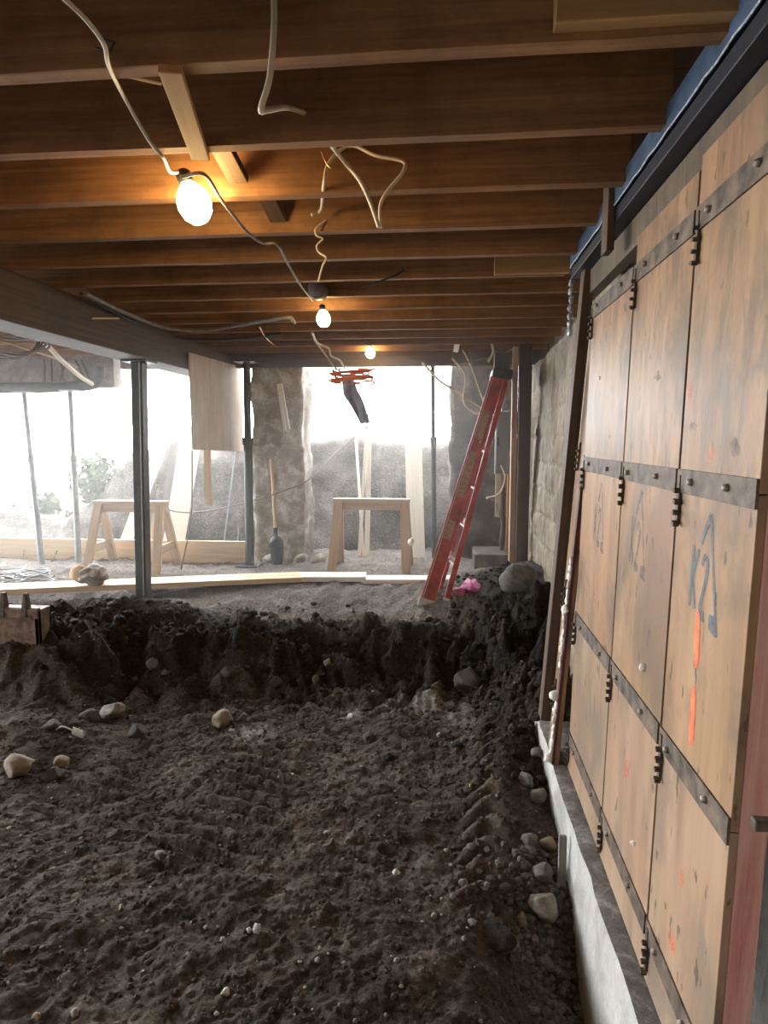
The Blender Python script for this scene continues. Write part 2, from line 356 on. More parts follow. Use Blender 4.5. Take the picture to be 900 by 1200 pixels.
# ------------------------------------------------------------------ terrain
_tab = np.random.rand(256, 256)
def vn(x, y, s=0):
    x = x+s*17.3; y = y+s*9.7; xi = np.floor(x).astype(int); yi = np.floor(y).astype(int); fx = x-xi; fy = y-yi
    fx = fx*fx*(3-2*fx); fy = fy*fy*(3-2*fy)
    g = lambda a, b: _tab[a & 255, b & 255]
    return (g(xi, yi)*(1-fx)+g(xi+1, yi)*fx)*(1-fy)+(g(xi, yi+1)*(1-fx)+g(xi+1, yi+1)*fx)*fy
def fbm(x, y, f, o=4, s=0):
    a = 1; t = 0; w = 0
    for k in range(o): t = t+a*(vn(x*f, y*f, s+k)-.5); w += a; a *= .5; f *= 2.07
    return t/w*2
def sst(a, b, x): t = np.clip((x-a)/(b-a), 0, 1); return t*t*(3-2*t)
LOW = -.42
def ground(x, y, fine=True):
    x = np.asarray(x, float); y = np.asarray(y, float)
    toe = 4.18-.22*sst(-.9, -1.9, x)+.16*fbm(x, y, 1.6, 2, 3)
    top = toe+.58+.12*fbm(x, y, 2.1, 2, 5)
    up = sst(toe, top, y)
    z = LOW+(0-LOW)*up - .15*sst(5.5, 4.7, y)*up
    # spoil crest along the bank edge
    crest = np.exp(-((y-top-.02)/.17)**2)*(.0+.07*np.clip(fbm(x, y, 2.3, 2, 8)+.2, 0, 1))*(1-.5*sst(-1.2, -.4, x)*sst(.2, -.2, x))
    z = z+crest
    # heap round the steel post
    z = z+.20*np.exp(-(((x+2.35)/.55)**2+((y-4.70)/.26)**2))
    z = z+.14*np.exp(-(((x+3.1)/.6)**2+((y-4.3)/.22)**2))
    z = z+.34*np.exp(-(((x+2.75)/.42)**2+((y-4.02)/.24)**2))
    # hump at the far left front
    z = z+.12*np.exp(-(((x+2.45)/.45)**2+((y-3.35)/.22)**2))
    # heap along the right wall
    hz = np.interp(y, [2.9, 3.4, 3.8, 4.2, 4.7, 5.3, 5.8, 6.3], [0, .10, .26, .36, .25, .27, .20, .0])
    wd = np.interp(y, [3.0, 4.2, 5.3], [.30, .42, .48])
    z = z+hz*np.exp(-((np.clip(.72-x, 0, 9))/wd)**2)
    # berm and trench by the footing
    cut = np.interp(y, [1.8, 2.15, 2.4, 2.7, 3.4, 3.7], [-.30, -.24, -.06, .0, .03, 0])
    z = z+cut*sst(.05, .5, x)
    z = z+.07*np.exp(-((x-.30)/.13)**2)*sst(2.2, 2.7, y)*sst(3.9, 3.3, y)
    if fine:
        bumpy = .16+1.1*np.exp(-((y-(toe+top)/2)/.42)**2)+.5*sst(.1, .5, x)*sst(3.0, 3.6, y)*sst(6.2, 5.6, y)
        bumpy = np.where(y > top+.25, .2, bumpy); 
        b1 = np.abs(fbm(x, y, 4.2, 3, 11))*2.4+.15; b2 = np.abs(fbm(x, y, 12, 3, 21))*2.4+.2
        z = z+bumpy*(.105*(b1-.55)+.042*(b2-.55))+.006*(1+bumpy)*(np.abs(fbm(x, y, 34, 3, 33))*2.4-.5)+.004*(np.abs(fbm(x, y, 60, 2, 35))*2.4-.5)+.008*fbm(x, y, 26, 4, 31)*(.7+bumpy)
        z = z+.03*fbm(x, y, 1.2, 3, 41)
        # machine tread prints
        xc = .16+(y-2.4)*.11
        m = np.exp(-((x-xc)/.10)**4)*sst(2.15, 2.4, y)*sst(3.9, 3.6, y)
        ph = ((y+.55*np.abs(x-xc))/.125) % 1
        z = z+m*(.075*(np.minimum(ph*2.2, 1)*(ph < .8)-.5))
        for (x0, w, sl, ya, yb, am) in ((-.95, .26, .08, 2.2, 3.7, .03), (-.25, .24, .02, 2.1, 3.9, .010), (-1.75, .22, .1, 2.3, 3.2, .016)):
            xc = x0+(y-3)*sl; m = np.exp(-((x-xc)/w)**4)*sst(ya, ya+.3, y)*sst(yb, yb-.3, y)
            ph = ((y+.3*(x-xc)+.04*fbm(x, y, 3, 2, 50))/.11) % 1
            z = z+m*am*(sst(.1, .25, ph)*sst(.8, .6, ph)-.5)*(.6+.6*vn(x*4, y*4, 60))
    # tuck away under the footing and the forms
    k = sst(.495, .53, x)*sst(3.50, 3.42, y)
    return z*(1-k)+(-1.0)*k
def hit(px, py):
    r = ray(px, py); r = r/r.y; t = .8; pz = None
    while t < 9:
        p = EYE+r*t
        if p.z < float(ground(p.x, p.y)): return p
        t += .01
    return EYE+r*8
xs = np.concatenate([np.arange(-7.5, -4, .08), np.arange(-4, -1.7, .022), np.arange(-1.7, .86, .0125)])
ys = np.concatenate([np.arange(-2.5, 1.5, .08), np.arange(1.5, 5.0, .0125), np.arange(5.0, 7.9, .03)])
X, Y = np.meshgrid(xs, ys); Z = ground(X, Y)
nx, ny = len(xs), len(ys)
verts = np.stack([X, Y, Z], -1).reshape(-1, 3)
ii = (np.arange(ny-1)[:, None]*nx+np.arange(nx-1)[None, :]).reshape(-1)
faces = np.stack([ii, ii+1, ii+nx+1, ii+nx], -1)
me = bpy.data.meshes.new('floor')
me.vertices.add(len(verts)); me.vertices.foreach_set('co', verts.astype(np.float32).ravel())
me.loops.add(faces.size); me.loops.foreach_set('vertex_index', faces.astype(np.int32).ravel())
me.polygons.add(len(faces)); me.polygons.foreach_set('loop_start', np.arange(0, faces.size, 4, dtype=np.int32))
me.update(calc_edges=True); me.polygons.foreach_set('use_smooth', np.ones(len(faces), bool))
def attr(nm, a):
    at = me.attributes.new(nm, 'FLOAT', 'POINT'); at.data.foreach_set('value', np.clip(a, 0, 1).astype(np.float32).ravel())
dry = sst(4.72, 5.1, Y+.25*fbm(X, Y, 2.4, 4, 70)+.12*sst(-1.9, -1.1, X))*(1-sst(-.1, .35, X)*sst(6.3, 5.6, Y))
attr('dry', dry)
moist = np.exp(-((Y-4.45-.0*X)/.48)**4)*(1-dry)+sst(.05, .35, X)*sst(2.9, 3.4, Y)*sst(6.3, 5.9, Y)
attr('moist', moist*np.clip(.8+.5*fbm(X, Y, 2, 3, 75), 0, 1))
pale = 0*X
for (px, py, rx, ry, am) in ((298, 857, .11, .10, 1.3), (495, 828, .24, .12, .7), (530, 850, .10, .08, .6), (412, 840, .05, .04, 1.), (430, 836, .08, .03, .5), (285, 735, .3, .08, .4), (440, 900, .3, .3, .12), (490, 1030, .12, .12, .22)):
    p = at_z(px, py, LOW if py > 760 else .02); pale = pale+am*np.exp(-(((X-p.x)/rx)**2+((Y-p.y)/ry)**2))*np.clip(1.0+1.3*fbm(X, Y, 14, 4, 80), 0, 1)
attr('pale', pale)
attr('gravelly', sst(.15, .38, X)*sst(2.75, 2.5, Y)*np.clip(.6+fbm(X, Y, 6, 3, 90), 0, 1))
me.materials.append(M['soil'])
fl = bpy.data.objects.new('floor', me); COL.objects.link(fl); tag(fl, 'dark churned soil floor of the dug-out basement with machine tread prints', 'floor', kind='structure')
# earth banks outside the openings
def bank(name, x0, x1, topfn, y0, label):
    xs = np.arange(x0, x1+.01, .05); vs = []; nrow = 0
    rows = 34
    for r in range(rows):
        t = r/(rows-1)
        for x in xs:
            H = float(topfn(x)); 
            if t < .72: u = t/.72; y = y0+.42*u**1.6; z = -.1+(H+.1)*u
            else: u = (t-.72)/.28; y = y0+.42+u*3.6; z = H+.08*u
            k = .09 if t < .9 else .03
            d = float(fbm(np.array(x), np.array(z*1.3+y*.3), 2.1, 4, 5))*k*1.6
            vs.append((x, y-d, z+.5*d*min(1, t*3)))
    n = len(xs); fs = [(r*n+i, r*n+i+1, (r+1)*n+i+1, (r+1)*n+i) for r in range(rows-1) for i in range(n-1)]
    return MB().add(vs, fs, True).build(name, M['bank'], None, label, 'earth bank', kind='structure')
bank('earth_bank', -2.15, 1.6, lambda x: 1.27+.03*math.sin(x*4), 7.5, 'steep cut earth bank seen through the middle opening')
bank('earth_bank', -8.5, -2.15, lambda x: np.interp(x, [-8, -6, -5.3, -4.9, -4.4, -4.0, -3.5, -2.1], [.35, .42, .30, .22, .72, 1.1, 1.22, 1.25]), 7.5, 'lower cut earth bank seen through the wide left opening')
# ------------------------------------------------------------------ ceiling
ZJ = 2.15; HJ = .235
y1 = at_z(450, 62, ZJ).y; SP = .406
sf = MB()
for i in range(58):
    a = -2.5+i*.16; sf.lohi((-7, a, ZJ+HJ), (.95, a+.155, ZJ+HJ+.022))
sf.lohi((-7, -2.5, ZJ+HJ+.022), (.95, 6.8, ZJ+HJ+.06))
sf.build('ceiling', M['subfloor'], None, 'dark board subfloor above the joists', 'ceiling', kind='structure')
ordw = ['nearest the camera at the top edge', 'second from the top of the view', 'third from the top of the view, behind the big bulb', 'fourth from the top of the view, behind the bulb', 'fifth from the top of the view',
        'sixth from the top of the view', 'seventh from the top of the view', 'eighth from the top of the view', 'ninth from the top of the view', 'tenth from the top of the view', 'eleventh from the top of the view', 'twelfth from the top of the view', 'farthest, just before the openings']
for n_ in range(-6, 13):
    y = y1+SP*n_; rgt = .60 if y < 3.7 else .93
    lab = ('old brown ceiling joist, '+ordw[n_]) if n_ >= 0 else 'old brown ceiling joist overhead, behind the camera'
    yy = y+random.uniform(-.004, .004); zz = random.uniform(-.004, .004)
    # slightly waney lower edge
    b = MB(); N = 60; x0, x1 = -6.9, rgt; th = .046
    vs = []
    for i in range(N+1):
        x = x0+(x1-x0)*i/N; w = .004*float(fbm(np.array(x), np.array(n_*3.3), 3.0, 3, 2)); h = zz+w
        for (dy, dz) in ((-.0, 0+h), (th, 0+h*.6), (th, HJ), (0, HJ)): vs.append((dz, dy, x-x0)) 
    fs = [(i*4+k, i*4+(k+1) % 4, i*4+4+(k+1) % 4, i*4+4+k) for i in range(N) for k in range(4)]+[(0, 1, 2, 3), (N*4+3, N*4+2, N*4+1, N*4)]
    Mx = Matrix(((0, 0, 1, x0), (0, 1, 0, yy), (1, 0, 0, ZJ), (0, 0, 0, 1)))
    b.add(vs, fs); o = b.build('ceiling_joist', M['joist'], None, lab, 'joist', 'floor joists overhead', M=Mx)
    for v in o.data.polygons: v.use_smooth = False
# sister boards
def J(n_): return y1+SP*n_
pl = at_y(651, 30, J(0)-.04); pr = at_y(888, 20, J(0)-.04)
bar('sister_board', (pl.x, J(0)-.021, ZJ+.125), (.60, J(0)-.021, ZJ+.125), .04, .215, M['pale_joist'], up=(0, 0, 1), label='pale new board sistered on the front joist at the top right', cat='board')
pl = at_y(580, 280, J(5)-.04)
bar('sister_board', (pl.x, J(5)-.021, ZJ+.10), (.62, J(5)-.021, ZJ+.10), .04, .205, M['pale_joist'], label='pale short board sistered on a joist beside the blue beam end', cat='board')
# bridging between joists
a = at_z(199, 80, ZJ-.006); c = at_z(232, 176, ZJ-.006); c = c+(c-a)*.12
bar('bridging_strip', a, c, .055, .02, M['strap_wood'], label='orange-brown wood strip nailed under two joists above the big bulb', cat='strip')
a = at_z(140, 85, ZJ+.03); c = at_z(190, 96, ZJ+.03)
bar('wood_lath', a, c, .018, .012, M['strap_wood'], label='thin lath stick poking from the front joist beside the strip', cat='strip')
p = at_y(275, 190, J(2)-.03)
bar('bridging_brace', (p.x-.03, J(1)+.06, ZJ+.19), (p.x+.01, J(2)-.012, ZJ+.05), .07, .03, M['old_dark'], up=(0, 0, 1), label='dark cross-bridging brace behind the strip over the big bulb', cat='brace')
p = at_y(322, 250, J(3)-.03)
bar('bridging_brace', (p.x-.03, J(2)+.06, ZJ+.19), (p.x+.01, J(3)-.012, ZJ+.05), .07, .03, M['old_dark'], label='dark cross-bridging brace right of the big bulb, on the next joist', cat='brace')
# girder, header
bar('girder_beam', (-2.36, -2.2, 2.018), (-2.36, 6.62, 2.018), .26, .262, M['girder'], bevel=.008, label='heavy dark timber girder running away on the left, carried by steel posts', cat='beam')
bar('header_beam', (-3.45, 6.72, 2.21), (.995, 6.72, 2.21), .10, .36, M['old_dark'], label='dark header timber across the top of the far openings', cat='beam')
bar('ceiling_cleat', at_x(107, 373, -2.222), at_x(139, 373, -2.222), .016, .012, M['lumber'], label='short pale cleat on the side of the dark girder', cat='cleat')
wb = MB()
N = 30; vs = []
for i in range(N+1):
    x = -7+3.5*i/N; zb = 1.84+.03*float(fbm(np.array(x), np.array(1.), 4, 3, 3))
    for (yy, zz) in ((6.62, zb), (6.62, 2.38), (6.78, 2.38), (6.78, zb)): vs.append((x, yy, zz))
wb.add(vs, [(i*4+k, i*4+(k+1) % 4, i*4+4+(k+1) % 4, i*4+4+k) for i in range(N) for k in range(4)]+[(3, 2, 1, 0), (N*4, N*4+1, N*4+2, N*4+3)])
wb.build('wall_back', M['plaster'], None, 'broken pinkish plaster strip above the left opening', 'wall', kind='structure')
# lath bits over the left opening
for i, (px, dx) in enumerate(((52, 0), (60, 1), (71, 5), (78, -8), (88, 14), (96, 10))):
    a = at_y(px, 421, 6.56); c = at_y(px+dx, 449, 6.58)
    MB().bar(a, c, .018, .008, (0, 1, 0)).build('broken_lath', M['old_dark'], None, 'dark broken lath strip on the pinkish plaster over the left opening', 'lath', 'broken laths on the plaster strip')
P = [at_y(px, py, 6.45) for px, py in ((-60, 458), (0, 455), (60, 454), (100, 452), (112, 448), (116, 440), (116, 430))]
MB().tube(spline(P, 5), .055, 12).build('drain_pipe', M['pipe'], None, 'dark horizontal drain pipe with an elbow over the left opening', 'pipe')
# ------------------------------------------------------------------ back openings: piers
def pier(name, cx, w, y0, dpt, ztop, seed, m, label, rough_=.045, taper=0):
    nu, nv = 44, 40; b = MB(); vs = []
    per = []
    for i in range(nu):
        t = i/nu*4; s_ = int(t); f = t-s_
        c = [(-1, -1), (1, -1), (1, 1), (-1, 1)]; a, d = c[s_], c[(s_+1) % 4]; per.append((a[0]+(d[0]-a[0])*f, a[1]+(d[1]-a[1])*f))
    for j in range(nv+1):
        z = -.12+(ztop+.12)*j/nv
        for (u, v) in per:
            k = 1+taper*max(0, (1.0-z))
            nrm = V((u, v, 0)).normalized()
            d = rough_*mnoise.fractal(V((u*w*2.2+seed, v*dpt*2.2, z*2.6)), .8, 2.1, 5)
            vs.append((cx+u*w/2*k+nrm.x*d, y0+dpt/2+v*dpt/2*k+nrm.y*d, z))
    fs = [(j*nu+i, j*nu+(i+1) % nu, (j+1)*nu+(i+1) % nu, (j+1)*nu+i) for j in range(nv) for i in range(nu)]
    b.add(vs, fs, True); return b.build(name, m, None, label, 'pier')
pier('concrete_pier', -1.78, .54, 6.70, .5, 2.03, 2, M['pier'], 'rough grey-tan rubble concrete pier between the two openings')
pier('stone_pier', .36, .66, 7.0, .6, 2.14, 9, M['pier_dark'], 'dark rubble pier behind the red ladder', .07, taper=-.12)
# rubble at pier feet
for i, (px, py, w, lab) in enumerate(((355, 650, 16, 'pale rubble lump at the right foot of the concrete pier'), (372, 640, 14, 'pale rubble lump beside the concrete pier, nearer the right sawhorse'), (316, 658, 13, 'pale rubble lump at the left foot of the concrete pier'))):
    p = at_y(px, py, 6.62); s_ = w/2*6.6/F
    MB().blob((p.x, p.y, s_*.45+.0), (s_*1.4, s_, s_), i+3, .35, 3, flat=3).build('rubble_lump', M['pier'], None, lab, 'rubble')
b = MB(); p = at_y(590, 652, 6.5); b.lohi((p.x-.30, 6.35, -.05), (.74, 6.85, .17)); b.build('step_block', M['pier_dark'], None, 'low dark concrete block at the foot of the dark pier', 'block', bevel=.02)
# ------------------------------------------------------------------ right wall: old wall, footing, forms
LEAN = .02
def wx(z, x0=.60): return x0+LEAN*(z-CAMZ)
w = MB(); nyw, nzw = 80, 120; vs = []
for j in range(nzw+1):
    for i in range(nyw+1):
        y = 3.15+(7.6-3.15)*i/nyw; zt = np.interp(y, [3.1, 4.2, 5.2, 7.6], [2.10, 2.08, 2.02, 2.0])+.025*float(fbm(np.array(y), np.array(3.), 7, 3, 9))
        z = -.45+(zt+.45)*j/nzw
        x = .80+.03*(z-1.2)+.018*mnoise.fractal(V((0, y*4, z*4)), .8, 2, 4)+(.012 if (z*4.6) % 1 < .08 else 0)
        vs.append((x, y, z))
n = nyw+1; fs = [(j*n+i, (j+1)*n+i, (j+1)*n+i+1, j*n+i+1) for j in range(nzw) for i in range(nyw)]
nb = len(vs); vs2 = [(v[0]+.2, v[1], v[2]) for v in vs]
fs2 = [tuple(k+nb for k in f[::-1]) for f in fs]
rim = [i for i in range(n)]; top = [nzw*n+i for i in range(n)]
edge = []
for lst in (rim, top): edge += [(lst[i], lst[i+1], lst[i+1]+nb, lst[i]+nb) for i in range(n-1)]
for i0 in (0, n-1): edge += [(j*n+i0, (j+1)*n+i0, (j+1)*n+i0+nb, j*n+i0+nb) for j in range(nzw)]
w.add(vs+vs2, fs+fs2+edge, True).build('wall_right', M['oldwall'], None, 'weathered old board-marked wall beyond the form panels', 'wall', kind='structure')
MB().lohi((.99, -2.7, -1.0), (1.12, 9.5, 2.45)).build('wall_right', M['oldwall'], None, 'dark old wall behind the form panels', 'wall', kind='structure')
MB().lohi((-7.6, -2.8, -1.0), (1.12, -2.66, 2.45)).build('wall_front', M['pier_dark'], None, 'dark wall behind the camera', 'wall', kind='structure')
# footing: pale front, dirty top
def footing():
    root = thing('concrete_footing', 'long pale concrete footing with a dirty top under the form panels', 'footing', (.60, 2.2, -1.0))
    def strip(pts, y0, y1, m, nm, rough):
        N = 90; vs = []; K = len(pts)
        for i in range(N+1):
            y = y0+(y1-y0)*i/N
            for (x, z) in pts:
                d = rough*float(fbm(np.array(y), np.array(x*9+z*5), 5, 4, 7)); vs.append(rel(root, (x+d, y, z+d*.7)))
        MB().add(vs, [(i*K+k, i*K+k+1, (i+1)*K+k+1, (i+1)*K+k) for i in range(N) for k in range(K-1)], True).build(nm, m, root)
    zt = -.235
    strip([(.47, -1.0), (.476, -.8), (.484, -.62), (.49, -.5), (.496, -.35), (.503, zt-.012), (.512, zt)], .7, 3.46, M['footing'], 'front_face', .010)
    strip([(.510, zt+.001), (.54, zt+.006), (.60, zt+.004), (.80, zt+.004), (.80, -1.0)], .7, 3.46, M['footing_top'], 'top_face', .008)
    MB().lohi(rel(root, (.49, 3.44, -1.0)), rel(root, (.80, 3.47, zt-.01))).build('end_face', M['footing'], root)
footing()
ROTL = (0, math.atan(LEAN), 0)
STRAPS = (1.83, 1.185, .49, -.075)
seams = [1.245, 1.69, 2.235, 2.90]
def pnl(px, py): # point on leaning form plane
    r = ray(px, py); # x - .6 - L(z-CAMZ)=0
    t = .60/(r.x-LEAN*r.z); return EYE+r*t
# seam depths from the photo at strap height
seams = [pnl(884, 640).y, pnl(795, 548).y, pnl(730, 541).y, pnl(684, 541).y]
ZB, ZT = -.225, 1.985
def tie(b, y, z, n=4, L=.125, s=1):
    b.box((-.005, y, z-L/2+.005), (.008, .013, L))
    for k in range(n): b.box((-.013, y-.006*(1 if k % 2 else .6), z-.035-k*L/n*.9), (.015, .011+.005*(k % 2), .010), Matrix.Rotation(.35, 3, 'X'))
def panel(ya, yb, zt, lab, stencil=None, extra=None, pink=False):
    root = thing('concrete_form', lab, 'form panel', (wx(ZB), ya, ZB), 'concrete form panels along the right wall', ROTL)
    W = yb-ya-.014; H = zt-ZB
    zz = [0]+[s-ZB for s in sorted(STRAPS)]+[H]
    for k in range(len(zz)-1):
        lo, hi = zz[k], zz[k+1]
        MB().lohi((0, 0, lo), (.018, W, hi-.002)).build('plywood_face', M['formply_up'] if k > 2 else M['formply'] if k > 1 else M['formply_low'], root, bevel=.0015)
    MB().lohi((.018, .0, 0), (.075, .04, H)).build('edge_rail', M['pinkedge'], root, label='pink-painted edge rail', bevel=.003)
    MB().lohi((.018, W-.04, 0), (.075, W, H)).build('edge_rail', M['purple'], root, label='maroon edge rail', bevel=.003)
    for s in STRAPS:
        b = MB(); z = s-ZB; b.lohi((-.006, .0, z-.03), (.0, W, z+.03)); b.build('cross_strap', M['strap'], root, label='dirty grey-brown cross strap', bevel=.001)
        if s < 1.9:
            t = MB(); tie(t, W-.022, z+.01); t.build('tie_clip', M['rusty'], root, label='rusty toothed tie clip')
        for q in (.25, .8):
            bb = MB(); bb.lathe((-.006, W*q+random.uniform(-.03, .03), z+random.uniform(-.008, .008)), [(0, .012), (.007, .011), (.009, .004), (.009, 0)], 10, Matrix.Rotation(-math.pi/2, 3, 'Y'))
            bb.build('bolt_head', M['zinc'], root)
    if stencil:
        s = MB()
        c = stencil
        def rib(pts, wd):
            for (a, d) in zip(pts[:-1], pts[1:]):
                a = V((0, *a)); d = V((0, *d)); t = (d-a).normalized(); q = V((0, -t.z, t.y))*wd/2
                s.add([a-q, a+q, d+q, d-q], [(0, 1, 2, 3)])
        x0, z0 = c  # apex position (local y, z); depth grows to the left in the picture
        sx = 1.0
        rib([(x0+.045, z0-.075), (x0, z0)], .015); rib([(x0, z0), (x0-.075, z0-.265)], .013)
        s.add([V((0, x0-.075, z0-.268)), V((0, x0-.03, z0-.258)), V((0, x0-.030, z0-.225)), V((0, x0-.062, z0-.222))], [(0, 1, 2, 3)])
        rib([(x0+.085, z0-.085), (x0+.088, z0-.235)], .016); rib([(x0+.052, z0-.09), (x0+.082, z0-.16), (x0+.055, z0-.235)], .015)
        rib([(x0+.030, z0-.125), (x0+.022, z0-.105), (x0+.008, z0-.10), (x0-.002, z0-.115), (x0-.002, z0-.14), (x0+.026, z0-.225), (x0+.028, z0-.24)], .016)
        s.add([V((0, x0+.034, z0-.252)), V((0, x0-.006, z0-.252)), V((0, x0-.002, z0-.228)), V((0, x0+.03, z0-.222))], [(0, 1, 2, 3)])
        MB().add([(v[0]-.0012, v[1], v[2]) for v in s.v], s.f).build('stencil_marking', M['stencil' if ya < 1.5 else 'stencil_faint'], root, label='blue stencilled K2 in a triangle')
    for (kind, pa, pb, wd) in (extra or []):
        a, d = pnl(*pa), pnl(*pb); a = (a.y-ya, (a.z-ZB)); d = (d.y-ya, d.z-ZB); wd = wd
        ylo, yhi = (a[0]+d[0])/2-wd/2, (a[0]+d[0])/2+wd/2
        xo = -.0016 if kind != 'grime' else -.0008
        z1, z2 = min(a[1], d[1]), max(a[1], d[1])
        sh = (a[0]-d[0])
        MB().add([(xo, d[0]-wd/2, z1), (xo, d[0]+wd/2, z1), (xo, a[0]+wd/2, z2), (xo, a[0]-wd/2, z2)], [(0, 1, 2, 3)]).build(
            'paint_mark' if kind != 'grime' else 'grime_stain', M[kind], root, label='orange spray-paint mark' if kind != 'grime' else 'grey grime stain')
    return root
p0 = pnl(834, 602)
panel(seams[0], seams[1], ZT, 'nearest worn plywood form panel, with orange spray streaks and the clearest K2 stencil', (p0.y-seams[0], p0.z-ZB),
      [('spray', (818, 708), (817, 790), .034), ('spray', (813, 795), (811, 882), .034), ('spray_faint', (835, 517), (834, 545), .05), ('spray_faint', (810, 440), (808, 480), .035), ('spray_faint', (788, 1085), (788, 1125), .06),
       ('spray_faint', (800, 1012), (799, 1045), .03), ('grime', (810, 480), (812, 520), .11), ('grime', (862, 500), (862, 548), .10), ('grime', (845, 190), (845, 260), .2)])
p0 = pnl(753, 576)
panel(seams[1], seams[2], ZT-.03, 'second form panel from the camera, with a white plaster spot below its faint K2 stencil', (p0.y-seams[1], p0.z-ZB),
      [('spray_faint', (736, 885), (735, 920), .05), ('grime', (775, 425), (772, 455), .2), ('grime', (740, 1035), (738, 1075), .12), ('grime', (765, 900), (763, 945), .10)])
p0 = pnl(706, 566)
panel(seams[2], seams[3], ZT-.12, 'third form panel from the camera, its faint triangle stencil nearly worn off', (p0.y-seams[2], p0.z-ZB),
      [('grime', (715, 500), (713, 520), .2), ('grime', (718, 360), (717, 400), .25), ('grime', (712, 740), (708, 800), .2)])
# filler strips at the far end of the forms
def filler():
    a = pnl(683, 545); y0 = seams[3]+.005
    root = thing('form_filler', 'narrow form filler strip with maroon edge and white foam blobs', 'form panel', (.512, y0, ZB), rot=(0, math.atan(.068), 0))
    H = at_x(676, 400, .60).z-ZB
    MB().lohi((0, 0, 0), (.02, .19, 1.9)).build('plywood_face', M['formply'], root, bevel=.002)
    MB().lohi((-.012, -.002, 0), (.0, .035, 1.45)).build('edge_rail', M['purple'], root, label='maroon painted edge')
    for z in (1.5, .85, .36):
        t = MB(); tie(t, .14, z); t.build('tie_clip', M['rusty'], root, label='rusty toothed tie clip')
    for lo_, hi_ in ((0, 9), (12, 26)):
     f = MB()
     for k in range(lo_, hi_):
        z = .02+k*.038; f.blob((-.016, .025+random.uniform(-.012, .006), z), (.008, .012, random.uniform(.018, .03)), k+1, .4, 2)
     for z in ((.03, .33) if lo_ == 0 else (.74,)): f.blob((-.020, .015, z), (.016, .035, .025), z*30, .4, 2)
     f.build('foam_bead', M['foam'], root, label='white foam bead')
filler()
# dark upright just beyond the fillers, and far upright
a = at_x(675, 330, .70); c = at_x(641, 830, .60)
ua, uc = at_y(642, 800, 3.22), at_y(690, 312, 3.22); ub = ua+(ua-uc)*.09
bar('timber_upright', ub, uc, .05, .09, M['old_dark'], up=(0, 1, 0), label='dark leaning timber upright between the forms and the old wall', cat='upright')
# board header, blue beam
bar('header_board', (wx(2.05, .655), .3, 2.015), (wx(2.05, .655), seams[3]+.35, 2.015), .05, .105, M['headboard'], label='stained brown board along the top of the form panels', cat='board')
def bluebeam():
    root = thing('blue_beam', 'blue painted steel beam along the top of the form panels', 'beam', (.60, 2, ZJ-.06))
    y0, y1_ = .2, seams[3]+.42
    MB().lohi(rel(root, (.585, y0, 2.128)), rel(root, (.80, y1_, 2.20))).build('flange', M['blue'], root, bevel=.003)
    MB().lohi(rel(root, (.592, y0, 2.072)), rel(root, (.80, y1_, 2.118))).build('web', M['blue_dark'], root, bevel=.003)
    b = MB(); N = 60
    b.tube([rel(root, (.586+.0015*math.sin(i*1.7), y0+(y1_-y0)*i/N, 2.126+.002*math.sin(i*2.3))) for i in range(N+1)], .0035, 5).build('scraped_edge', M['blue_edge'], root, label='scraped pale edge')
    f = MB()
    for k in range(7): f.blob(rel(root, (.600, y1_+.03+random.uniform(-.01, .01), 2.06-k*.04)), (.012, .014, .02), k+2, .5, 2)
    f.build('paint_drips', M['blue_edge'], root)
bluebeam()
t0 = at_x(719, 215, .585); t1 = at_x(713, 292, .585)
bar('timber_offcut', (.577, (t0.y+t1.y)/2, t1.z-.02), (.577, (t0.y+t1.y)/2, t0.z+.03), .028, .085, M['old_dark'], up=(0, 1, 0), label='short upright timber offcut in front of the blue beam', cat='timber')
# white spots on the forms
for (px, py, r_, lab) in ((756, 782, .010, 'larger white plaster blob on the second form panel'), (744, 988, .007, 'small white plaster blob low on the second form panel'), (703, 443, .006, 'tiny white plaster dot near the top of the third form panel')):
    p = pnl(px, py); MB().blob((p.x-.004, p.y, p.z), (r_*.6, r_*1.5, r_*1.2), px, .25, 3).build('plaster_blob', M['foam'], None, lab, 'plaster blob')
# bits behind the near panel edge
bar('backing_stud', (.735, seams[0]-.05, -.34), (.77, seams[0]-.05, 1.4), .05, .09, M['pinkedge'], up=(1, 0, 0), label='faded pink backing stud at the right edge behind the nearest form panel', cat='stud')
q = pnl(884, 965)
MB().lohi((q.x-.004, q.y-.012, q.z-.011), (q.x+.05, q.y+.012, q.z+.011)).build('edge_clamp', M['strap'], None, 'grey steel clamp on the pink edge of the nearest form panel', 'clamp', bevel=.004)
